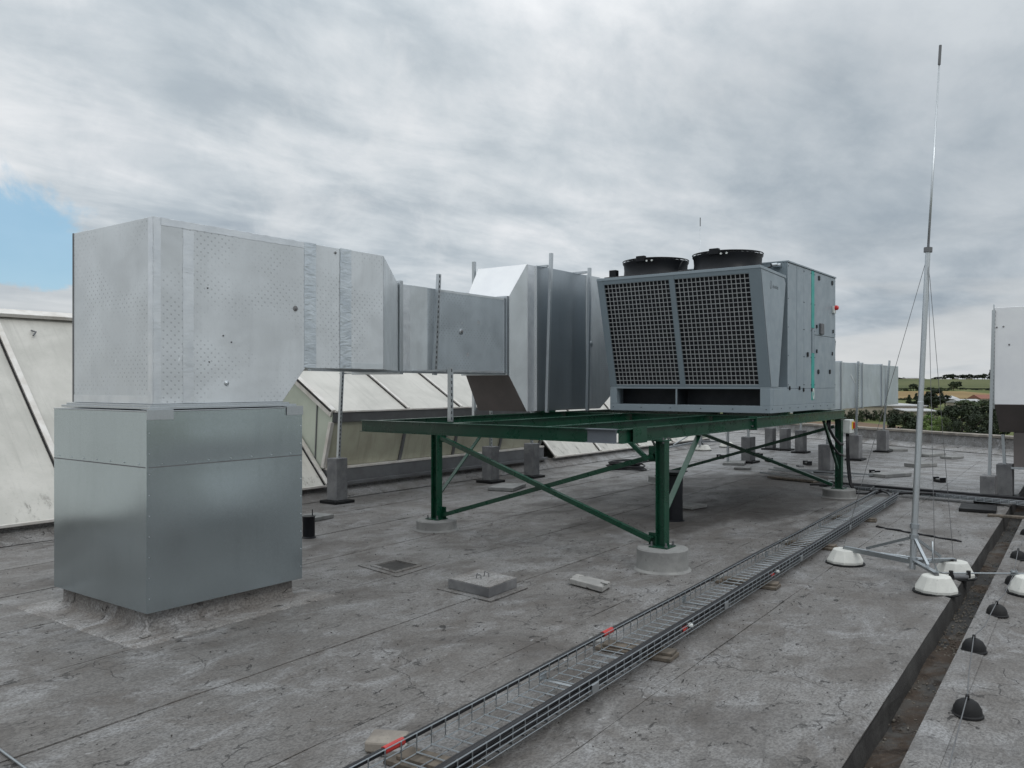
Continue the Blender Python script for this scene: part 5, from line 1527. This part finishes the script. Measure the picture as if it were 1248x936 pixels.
quadslab([A_, B_, C_, D_], 0.014, 0.088).build('slab', 'block', ht, 0.004)
quadslab([A_, B_, C_, D_], 0.006, 0.013, -0.09).build('base_sheet', 'roof', ht)
quadslab([A_, B_, C_, D_], 0.0885, 0.094, 0.004).build('top_skin', 'curbm', ht, 0.002)
cc = (A_ + B_ + C_ + D_) / 4
for dx in (-0.05, 0.05):
    MB().tube([(cc.x + dx, cc.y - 0.02, 0.09), (cc.x + dx, cc.y - 0.02, 0.125), (cc.x + dx, cc.y + 0.02, 0.135), (cc.x + dx, cc.y + 0.03, 0.09)], 0.004, 6).build('wire_handle', 'fascia', ht)
A_, B_, C_, D_ = G(451, 691), G(482, 700), G(514, 691), G(482, 684)
ft = thing('drain_frame', 'flat square drain with raised rim between box and lid', 'drain', (A_ + C_) / 2)
P = [A_, B_, C_, D_]; c = sum(P, Vector()) / 4
mb = MB()
for i in range(4):
    a, d = P[i], P[(i + 1) % 4]; ai, di = a.lerp(c, 0.16), d.lerp(c, 0.16)
    mb.hexa([(a.x, a.y, 0.006), (d.x, d.y, 0.006), (di.x, di.y, 0.006), (ai.x, ai.y, 0.006), (a.x, a.y, 0.016), (d.x, d.y, 0.016), (di.x, di.y, 0.022), (ai.x, ai.y, 0.022)])
mb.build('rim', 'roof', ft)
quadslab(P, 0.006, 0.011, 0.05).build('grate', 'gutter', ft)
quadslab([G(436, 690), G(484, 704), G(530, 690), G(484, 678)], 0.0055, 0.0095).build('base_sheet', 'roof', ft)
A_, B_, C_, D_ = G(693, 713), G(734, 724), G(744, 717), G(703, 707)
o = quadslab([A_, B_, C_, D_], 0.012, 0.055).build('concrete_offcut', 'peel', loc=(A_ + C_) / 2, bevel=0.006); tag(o, 'narrow broken concrete offcut left of the nearest round footing', 'concrete piece')


def slab_at(px_, y_, sx, sy, h_, rz, label, mat='conc', name='roof_slab', grp='flat slabs lying on the roof', cat='slab'):
    q = G(px_, y_); o = MB().rbox((0, 0, 0.008), sx, sy, h_).build(name, mat, bevel=0.006, local=True)
    o.location = q; o.rotation_euler = (0, 0, rz); tag(o, label, cat, grp); return o


slab_at(384, 633, 0.34, 0.30, 0.045, 0.1, 'dark thin slab behind the short black cover')
slab_at(618, 596, 0.62, 0.42, 0.05, 0.3, 'large flat slab in front of the post behind the green braces')
slab_at(842, 619, 0.34, 0.28, 0.04, -0.2, 'small slab in the shade behind the nearest brace')
slab_at(1092, 549, 0.7, 0.35, 0.05, 0.5, 'flat slab in front of the rightmost far block')
slab_at(1135, 556, 0.75, 0.3, 0.06, -0.3, 'worn far slab in front of the parapet, right of the mast')
slab_at(1122, 569, 0.6, 0.28, 0.07, -0.5, 'dark oblong slab just behind the near mast')
slab_at(1160, 559, 0.45, 0.28, 0.05, -0.4, 'far slab under the guy wires')
slab_at(1085, 581, 0.7, 0.34, 0.06, -0.45, 'long pale slab between the switch box and the near mast')
slab_at(905, 572, 0.35, 0.3, 0.04, 0.3, 'thin slab beside the thin post under the frame')
slab_at(1030, 556, 0.5, 0.15, 0.05, 0.3, 'thin strip between the two far duct blocks')
slab_at(1192, 622, 0.55, 0.42, 0.04, 0.1, 'dark mat under the slotted post of the right duct', 'rubber', 'floor_mat', None, 'mat')
slab_at(1232, 632, 0.10, 0.5, 0.03, 0.1, 'pale board bridging the gutter below the right duct', 'wood', 'bridge_board', None, 'board')
for i, (px_, y_, lab) in enumerate(((1066, 579, 'black roof holder at the left end of the long pale slab'), (1145, 588, 'small black roof holder right of the near mast'), (937, 563, 'small black holder left of the crossing thin braces'), (984, 567, 'spiky black holder below the crossing of the far braces'), (925, 557, 'black stub behind the far block under the frame'), (878, 559, 'tiny black holder beside the far white weight'))):
    q = G(px_, y_); t = thing('cable_clip_block', lab, 'holder', q, 0.8, 'small black holders on the far roof')
    MB().rbox((0, 0, 0.008), 0.20, 0.10, 0.035).build('holder_base', 'rubber', t, 0.004, local=True)
    for s_ in (-0.085, 0.085): MB().rbox((s_, 0, 0.0435), 0.03, 0.10, 0.045).build('holder_end', 'black', t, 0.004, local=True)
    MB().rbox((0, 0, 0.0435), 0.12, 0.06, 0.02).build('holder_core', 'conc', t, 0.003, local=True)
# stacked planks / channels beyond the dark patch
for i, (a, c, z, w_, lab) in enumerate((((928, 580), (1012, 590), 0.045, 0.10, 'front grey channel on the pile under the unit'), ((938, 576), (1040, 586), 0.045, 0.07, 'middle metal channel of the pile under the unit'), ((950, 574), (1064, 582), 0.03, 0.05, 'longest thin rail of the pile, reaching past the far leg'), ((940, 583), (996, 589), 0.012, 0.22, 'dark board under the pile of channels'), ((944, 578), (990, 584), 0.105, 0.05, 'top channel of the pile under the unit'))):
    P0, P1 = G(*a), G(*c); mb = MB(); h_ = 0.03
    mb.bar(P0 + Vector((0, 0, z + 0.01)), P1 + Vector((0, 0, z + 0.01)), w_, h_ * 0.4); mb.bar(P0 + Vector((0, 0, z + 0.01)), P1 + Vector((0, 0, z + 0.01)), 0.006, h_, (0, 0, 1), w_ / 2, 0.01)
    o = mb.build('metal_channel' if i != 3 else 'dark_board', 'galvp' if i != 3 else 'wood', loc=(P0 + P1) / 2); tag(o, lab, 'channel' if i != 3 else 'board', 'loose channels piled under the unit' if i != 3 else None)
for i, (a, lab) in enumerate((((955, 572), 'small grey block left on the channel pile'), ((975, 575), 'small grey block right on the channel pile'))):
    q = G(*a); o = MB().rbox((q.x, q.y, 0.09), 0.16, 0.09, 0.035, 0.7).build('spacer_block', 'block', loc=q, bevel=0.004); tag(o, lab, 'block', 'spacer blocks on the channel pile')
# coil of black hose
q = G(762, 573)
t = thing('hose_coil', 'coil of black cable lying on the roof beyond the crossing braces', 'cable coil', q)
rr_ = random.Random(2)
for k in range(9):
    R = rr_.uniform(0.28, 0.37); zc = 0.03 + 0.016 * k; ox, oy = rr_.uniform(-.03, .03), rr_.uniform(-.03, .03); ph = rr_.random() * 6
    MB().tube([(q.x + ox + R * math.cos(a * PI / 14), q.y + oy + R * math.sin(a * PI / 14), zc + 0.012 * math.sin(a * PI / 14 * 2 + ph)) for a in range(29)], 0.013, 6, False).build('coil_loop', 'cable', t, smooth=True)
MB().tube([(q.x + 0.3, q.y - 0.2, 0.14), (q.x + 0.5, q.y - 0.3, 0.16), (q.x + 0.68, q.y - 0.42, 0.15)], 0.018, 6).build('loose_end', 'cable', t)
# white cut sheet scraps near hatch removed: none in view

# ------------------------------------------------------------------ landscape
def terr(w_):
    if w_ < 560: return -7.6
    if w_ < 700: t = (w_ - 560) / 140; return -7.6 + 3.1 * t * t
    if w_ < 1500: return -4.5 + (w_ - 700) * (13.5 / 800)
    return 9.0 - min(6, (w_ - 1500) * 0.006)


ws = [-6000, -3000, -1500, -700, -300, -100, 0, 60, 120, 200, 300, 420, 560, 590, 620, 650, 680, 700, 800, 1000, 1250, 1500, 1600, 2000, 3000, 5000, 9000]
rsn = [-9000, -4000, -2000, -1000, -500, -200, 0, 200, 500, 1000, 2000, 4000, 9000]
b = MB(); vs = []; fs = []
for w_ in ws:
    for r in rsn:
        und = 1.8 * math.sin(r * 0.0021 + w_ * 0.0007) if w_ > 650 else 0
        P = Vector((cA, sA, 0)) * w_ + Vector((sA, -cA, 0)) * r; vs.append((P.x, P.y, terr(w_) + und * min(1, max(0, (w_ - 650) / 500))))
n = len(rsn)
for i in range(len(ws) - 1):
    for j in range(n - 1): fs.append((i * n + j, (i + 1) * n + j, (i + 1) * n + j + 1, i * n + j + 1))
b.add(vs, fs); struct(b.build('ground', 'meadow', smooth=True))


def fieldsheet(name, mat, px0, px1, w0, w1, dz):
    mb = MB()
    def f(s_, t_):
        w_ = w0 + (w1 - w0) * t_; r = (px0 + (px1 - px0) * s_ - 624) / FPX * (w0 + w1) / 2
        und = 1.8 * math.sin(r * 0.0021 + w_ * 0.0007) if w_ > 650 else 0
        P = Vector((cA, sA, 0)) * w_ + Vector((sA, -cA, 0)) * r
        return (P.x, P.y, terr(w_) + und * min(1, max(0, (w_ - 650) / 500)) + dz)
    mb.grid(f, 24, 16); return struct(mb.build(name, mat, fix=False, smooth=True))


fieldsheet('wheat_field', 'wheat', 960, 1262, 500, 690, 0.5)
fieldsheet('hill_field', 'slope', 600, 1500, 775, 1490, 0.6)
fieldsheet('ploughed_field', 'soil', 1010, 1088, 165, 204, 0.12)
fieldsheet('farm_path', 'tarmac', 1146, 1166, 160, 190, 0.1)

# trees: trunk and leafy crown


def tree_mesh(kind, seed, leaves, leaf):
    rd = random.Random(seed)
    tb = MB()
    if kind == 'cone':
        tb.tube([(0, 0, 0), (0, 0, 0.95)], 0.02, 6, True, [0.03, 0.006])
    else:
        tb.tube([(0, 0, 0), (0.01, 0, 0.2), (0.0, 0.01, 0.55)], 0.02, 6, True, [0.035, 0.026, 0.012])
        for k in range(5):
            a = k * 1.26 + rd.random(); tb.tube([(0, 0, 0.18 + 0.06 * k), (0.12 * math.cos(a), 0.12 * math.sin(a), 0.34 + 0.06 * k), (0.24 * math.cos(a), 0.24 * math.sin(a), 0.46 + 0.07 * k)], 0.01, 5, True, [0.014, 0.009, 0.004])
    cb = MB(); cl = []
    if kind == 'cone':
        for k in range(46):
            h = rd.uniform(0.08, 0.97); r = (1 - h) * 0.26 * rd.uniform(0.5, 1.1); a = rd.random() * 2 * PI; cl.append((r * math.cos(a), r * math.sin(a), h, 0.035 + 0.07 * (1 - h)))
    elif kind == 'bush':
        for k in range(40):
            a = rd.random() * 2 * PI; r = 0.5 * math.sqrt(rd.random()); h = rd.uniform(0.05, 0.85) * (1 - 0.7 * r * r * 2); cl.append((r * math.cos(a), r * math.sin(a), h, rd.uniform(0.09, 0.16)))
    else:
        for k in range(44):
            a = rd.random() * 2 * PI; el = rd.uniform(-0.9, 1.3); rr2 = rd.uniform(0.55, 1.0); r = 0.36 * math.cos(el) * rr2; cl.append((r * math.cos(a), r * math.sin(a), 0.58 + 0.33 * math.sin(el) * rr2, rd.uniform(0.07, 0.13)))
    for k in range(leaves):
        c = cl[k % len(cl)]
        d = Vector((rd.gauss(0, 1), rd.gauss(0, 1), rd.gauss(0, 1))).normalized() * (c[3] * rd.uniform(0.5, 1.0))
        p = Vector(c[:3]) + d
        if p.z < 0.01: p.z = 0.01
        nrm = (d.normalized() + Vector((rd.uniform(-.6, .6), rd.uniform(-.6, .6), rd.uniform(-.2, .9)))).normalized()
        u_ = nrm.orthogonal().normalized(); w_ = nrm.cross(u_); s_ = leaf * rd.uniform(0.6, 1.3); a = rd.random() * 6.28
        u2 = u_ * math.cos(a) + w_ * math.sin(a); w2 = nrm.cross(u2)
        cb.add([p - u2 * s_, p - w2 * s_ * 0.7, p + u2 * s_, p + w2 * s_ * 0.7], [(0, 1, 2, 3)])
    return tb, cb


TM = {}
for kind in ('round', 'cone', 'bush'):
    for sd in range(2):
        tb, cb = tree_mesh(kind, sd + 10, 3600, 0.027)
        TM[kind, sd] = (tb.mesh('trunk', M['bark']), {k: cb.mesh('crown', M[k], fix=False) for k in ('leafd', 'leafl', 'leafm')})


def tree(px_, w_, top_y, width_px, kind, leaf, label, group, sd=0, rz=None, base=None):
    q = FAR(px_, w_, terr(w_) if base is None else base)
    ztop = CAMH + (468 - top_y) * w_ / FPX; hgt = max(1.5, ztop - q.z); wid = width_px * w_ / FPX
    t = thing('tree' if kind != 'bush' else 'shrub', label, 'tree' if kind != 'bush' else 'shrub', q, random.random() * 6 if rz is None else rz, group)
    tm, cm = TM[kind, sd % 2]
    norm = {'round': 0.9, 'cone': 0.6, 'bush': 1.2}[kind]
    for nm, me in (('trunk', tm), ('crown', cm[leaf])):
        o = bpy.data.objects.new(nm, me); C.objects.link(o); o.parent = t
    t.scale = (wid / norm, wid / norm, hgt)
    return t


rt = random.Random(21)
DK, BR, MD = 'leafd', 'leafl', 'leafm'
for i, (px_, w_, ty, wd, kd, lf, lab) in enumerate([
        (1098, 120, 499, 44, 'round', DK, 'broad dark tree just right of the far duct end, beyond the parapet'),
        (1082, 128, 505, 36, 'bush', DK, 'dark bush under the end of the far duct, beyond the parapet'),
        (1058, 250, 495, 40, 'round', DK, 'dark tree behind the ploughed field, seen below the far duct'),
        (1113, 122, 502, 32, 'bush', DK, 'low dark bush touching the near mast on its left'),
        (1112, 190, 500, 26, 'bush', MD, 'mid green bush just left of the near mast, below the white shed roof'),
        (1128, 160, 502, 32, 'bush', BR, 'bright green bush just right of the near mast'),
        (1146, 150, 504, 34, 'bush', BR, 'bright green bush second to the right of the near mast'),
        (1138, 180, 499, 34, 'bush', MD, 'mid green bush above and behind the two bright bushes'),
        (1172, 145, 489, 50, 'round', DK, 'big dark tree in the middle between mast and right duct'),
        (1200, 150, 490, 54, 'round', DK, 'big dark tree left of the right duct, tallest of its row'),
        (1186, 128, 498, 56, 'bush', DK, 'low dark thicket before the two big dark trees'),
        (1212, 132, 495, 50, 'bush', DK, 'dark thicket half hidden by the right duct post'),
        (1160, 170, 493, 40, 'round', DK, 'rounded dark tree where the bright bushes meet the big trees'),
        (1178, 210, 485, 40, 'round', MD, 'mid green tree rising behind the big dark trees'),
        (1204, 230, 485, 40, 'round', MD, 'mid green tree before the red roofed house'),
        (1156, 140, 503, 24, 'bush', MD, 'small mid green bush beside the pale farm path'),
        (1168, 118, 507, 36, 'bush', DK, 'low dark bush right above the parapet coping, right of the path'),
        (1072, 230, 500, 22, 'bush', DK, 'small dark bush at the edge of the ploughed field'),
        (1036, 270, 498, 28, 'bush', DK, 'dark bush seen past the switch box under the far duct')]):
    tree(px_, w_, ty, wd, kd, lf, lab, 'trees just beyond the parapet', i)
for i, (px_, w_, ty, wd, kd, lab) in enumerate([
        (1108, 330, 481, 15, 'cone', 'small pointed dark tree left of the near mast before the tan field'),
        (1117, 320, 479, 17, 'cone', 'pointed dark tree directly behind the near mast'),
        (1131, 330, 477, 26, 'cone', 'pointed dark tree right beside the near mast, before the tan field'),
        (1142, 325, 472, 26, 'round', 'tallest rounded dark tree of the clump behind the guy wires'),
        (1125, 310, 483, 22, 'round', 'low rounded dark tree at the foot of the clump by the mast'),
        (1152, 330, 480, 20, 'round', 'rightmost dark tree of the clump before the tan field'),
        (1137, 300, 481, 28, 'round', 'front rounded dark tree of the clump behind the guy wires')]):
    tree(px_, w_, ty, wd, kd, 'leafd', lab, 'dark clump before the tan field', i)
for i in range(26):
    px_ = 1088 + i * 6.2 + rt.uniform(-2, 2); big = px_ in () or abs(px_ - 1166) < 6 or abs(px_ - 1112) < 5
    tree(px_, rt.uniform(705, 760), (464 if abs(px_ - 1168) < 6 else 467) if big else rt.uniform(471, 474), 14 if big else 11, 'round' if big else 'bush', 'leafd' if i % 3 else 'leafm', ('large round tree standing above the hedge %s the tan field' % ('left behind' if px_ < 1140 else 'right behind') if big else ('dark' if i % 3 else 'mid green') + ' bush of the hedge behind the tan field, %s the guy wires' % ('left of' if px_ < 1142 else ('under' if px_ < 1160 else 'right of'))), 'hedge below the hill field', i)
for i in range(34):
    px_ = 1093 + i * 4.9 + rt.uniform(-2, 2)
    hgt = 455.8 if px_ > 1150 else 459.5
    if 1192 < px_ < 1197 or 1205 < px_ < 1210: hgt = 451.5
    if px_ < 1140 and i % 3: continue
    tree(px_, rt.uniform(1485, 1500), hgt + rt.uniform(-1, 1.4), 11 if hgt > 455 else 7, 'round' if hgt > 455 else 'cone', 'leafd', (('tiny pointed' if hgt < 455 else 'tiny round') + ' dark tree on the skyline, ' + ('left of the guy wires' if px_ < 1142 else ('between the guy wires and the skyline houses' if px_ < 1165 else ('between the two skyline houses' if px_ < 1184 else 'right of both skyline houses')))), 'trees on the skyline', i)
for i in range(9):
    tree(1096 + i * 12 + rt.uniform(-3, 3), rt.uniform(480, 500), rt.uniform(484, 486), 12, 'bush', 'leafd', 'low bush along the near edge of the tan field', 'bushes at the near edge of the tan field', i)

def shed(label, px_, w_, wid, dep, h_, mat='white_roof', gable=0.0, rz=0.2, base=None, win=3):
    q = FAR(px_, w_, terr(w_) if base is None else base)
    t = thing('farm_building', label, 'building', q, YAW - PI / 2 + rz)
    MB().box(-wid / 2, wid / 2, 0, dep, 0, h_).build('wall', 'wall_far', t, local=True)
    if gable:
        MB().prism([(-wid / 2 - 0.3, -0.4, h_ + 0.01), (-wid / 2 - 0.3, dep / 2, h_ + gable), (-wid / 2 - 0.3, dep + 0.4, h_ + 0.01)], (wid + 0.6, 0, 0)).build('roof', mat, t, local=True)
    else:
        MB().hexa([(-wid / 2 - 0.4, -0.4, h_ + 0.01), (wid / 2 + 0.4, -0.4, h_ + 0.01), (wid / 2 + 0.4, dep + 0.4, h_ + 0.6), (-wid / 2 - 0.4, dep + 0.4, h_ + 0.6), (-wid / 2 - 0.4, -0.4, h_ + 0.25), (wid / 2 + 0.4, -0.4, h_ + 0.25), (wid / 2 + 0.4, dep + 0.4, h_ + 0.85), (-wid / 2 - 0.4, dep + 0.4, h_ + 0.85)]).build('roof', mat, t, local=True)
    for k in range(win):
        x = -wid / 2 + wid * (k + 0.5) / win
        MB().box(x - 0.6, x + 0.6, -0.05, -0.002, h_ * 0.4, h_ * 0.4 + 1.0).build('window', 'glass_far', t, local=True)


shed('wide flat white warehouse roof left of the near mast beyond the parapet', 1066, 222, 26, 100, 3.4, rz=-0.1, win=0)
for i in range(9):
    tree(1020 + i * 9, 206 + (i % 3) * 3, 496.5 + (i % 2), 15, 'bush', 'leafd' if i % 3 else 'leafm', 'dark bush of the hedge below the white warehouse roof, under the far duct', 'hedge before the white warehouse', i)
shed('long low building with white roof edge behind the near mast', 1122, 215, 7.5, 8, 2.2, rz=0.0)
shed('small white greenhouse roof between the trees right of the near mast', 1161, 400, 7, 10, 2.2, 'white_roof', 1.4)
shed('small pale house with red roof left of the right duct', 1206, 380, 9, 8, 2.6, 'tile_far', 1.8)
shed('grey roofed shed among the trees right of the near mast', 1186, 300, 9, 8, 2.6, 'white_roof', 1.2)
shed('tiny pale house on the skyline among trees', 1166, 1484, 8, 8, 3, 'white_roof', 3, win=2)
shed('tiny pale house on the skyline near the right duct', 1183, 1484, 8, 8, 3, 'white_roof', 3, win=2)
shed('tiny long farm on the skyline left of the near mast', 1112, 1490, 26, 12, 3, 'white_roof', 2, win=2)

# small dark flakes and grit lying about on the roof
rg = random.Random(77); mb = MB()
for k in range(1500):
    if k % 4 == 1:
        x = rg.uniform(1.2, 12); y = 2.2 + (x - 2.7) * 0.047 + rg.gauss(0.15, 0.25)
    else: x, y = rg.uniform(1.0, 14), rg.uniform(1.5, 9.1)
    if y < gut(GA0, x).y + 0.2: continue
    if CX0 - 0.3 < x < CX1 + 0.3 and CY0 - 0.3 < y < CY1 + 0.3: continue
    r_ = rg.uniform(0.0015, 0.0045) * (1.6 if rg.random() < 0.06 else 1)
    mb.rbox((x, y, 0.005), r_, r_ * rg.uniform(0.8, 3.2), 0.004 + r_ * 0.3, rg.random() * 3)
o = mb.build('roof_grit', 'under'); tag(o, 'tiny dark flakes and grit scattered over the roof sheets', 'grit', None, 'stuff')
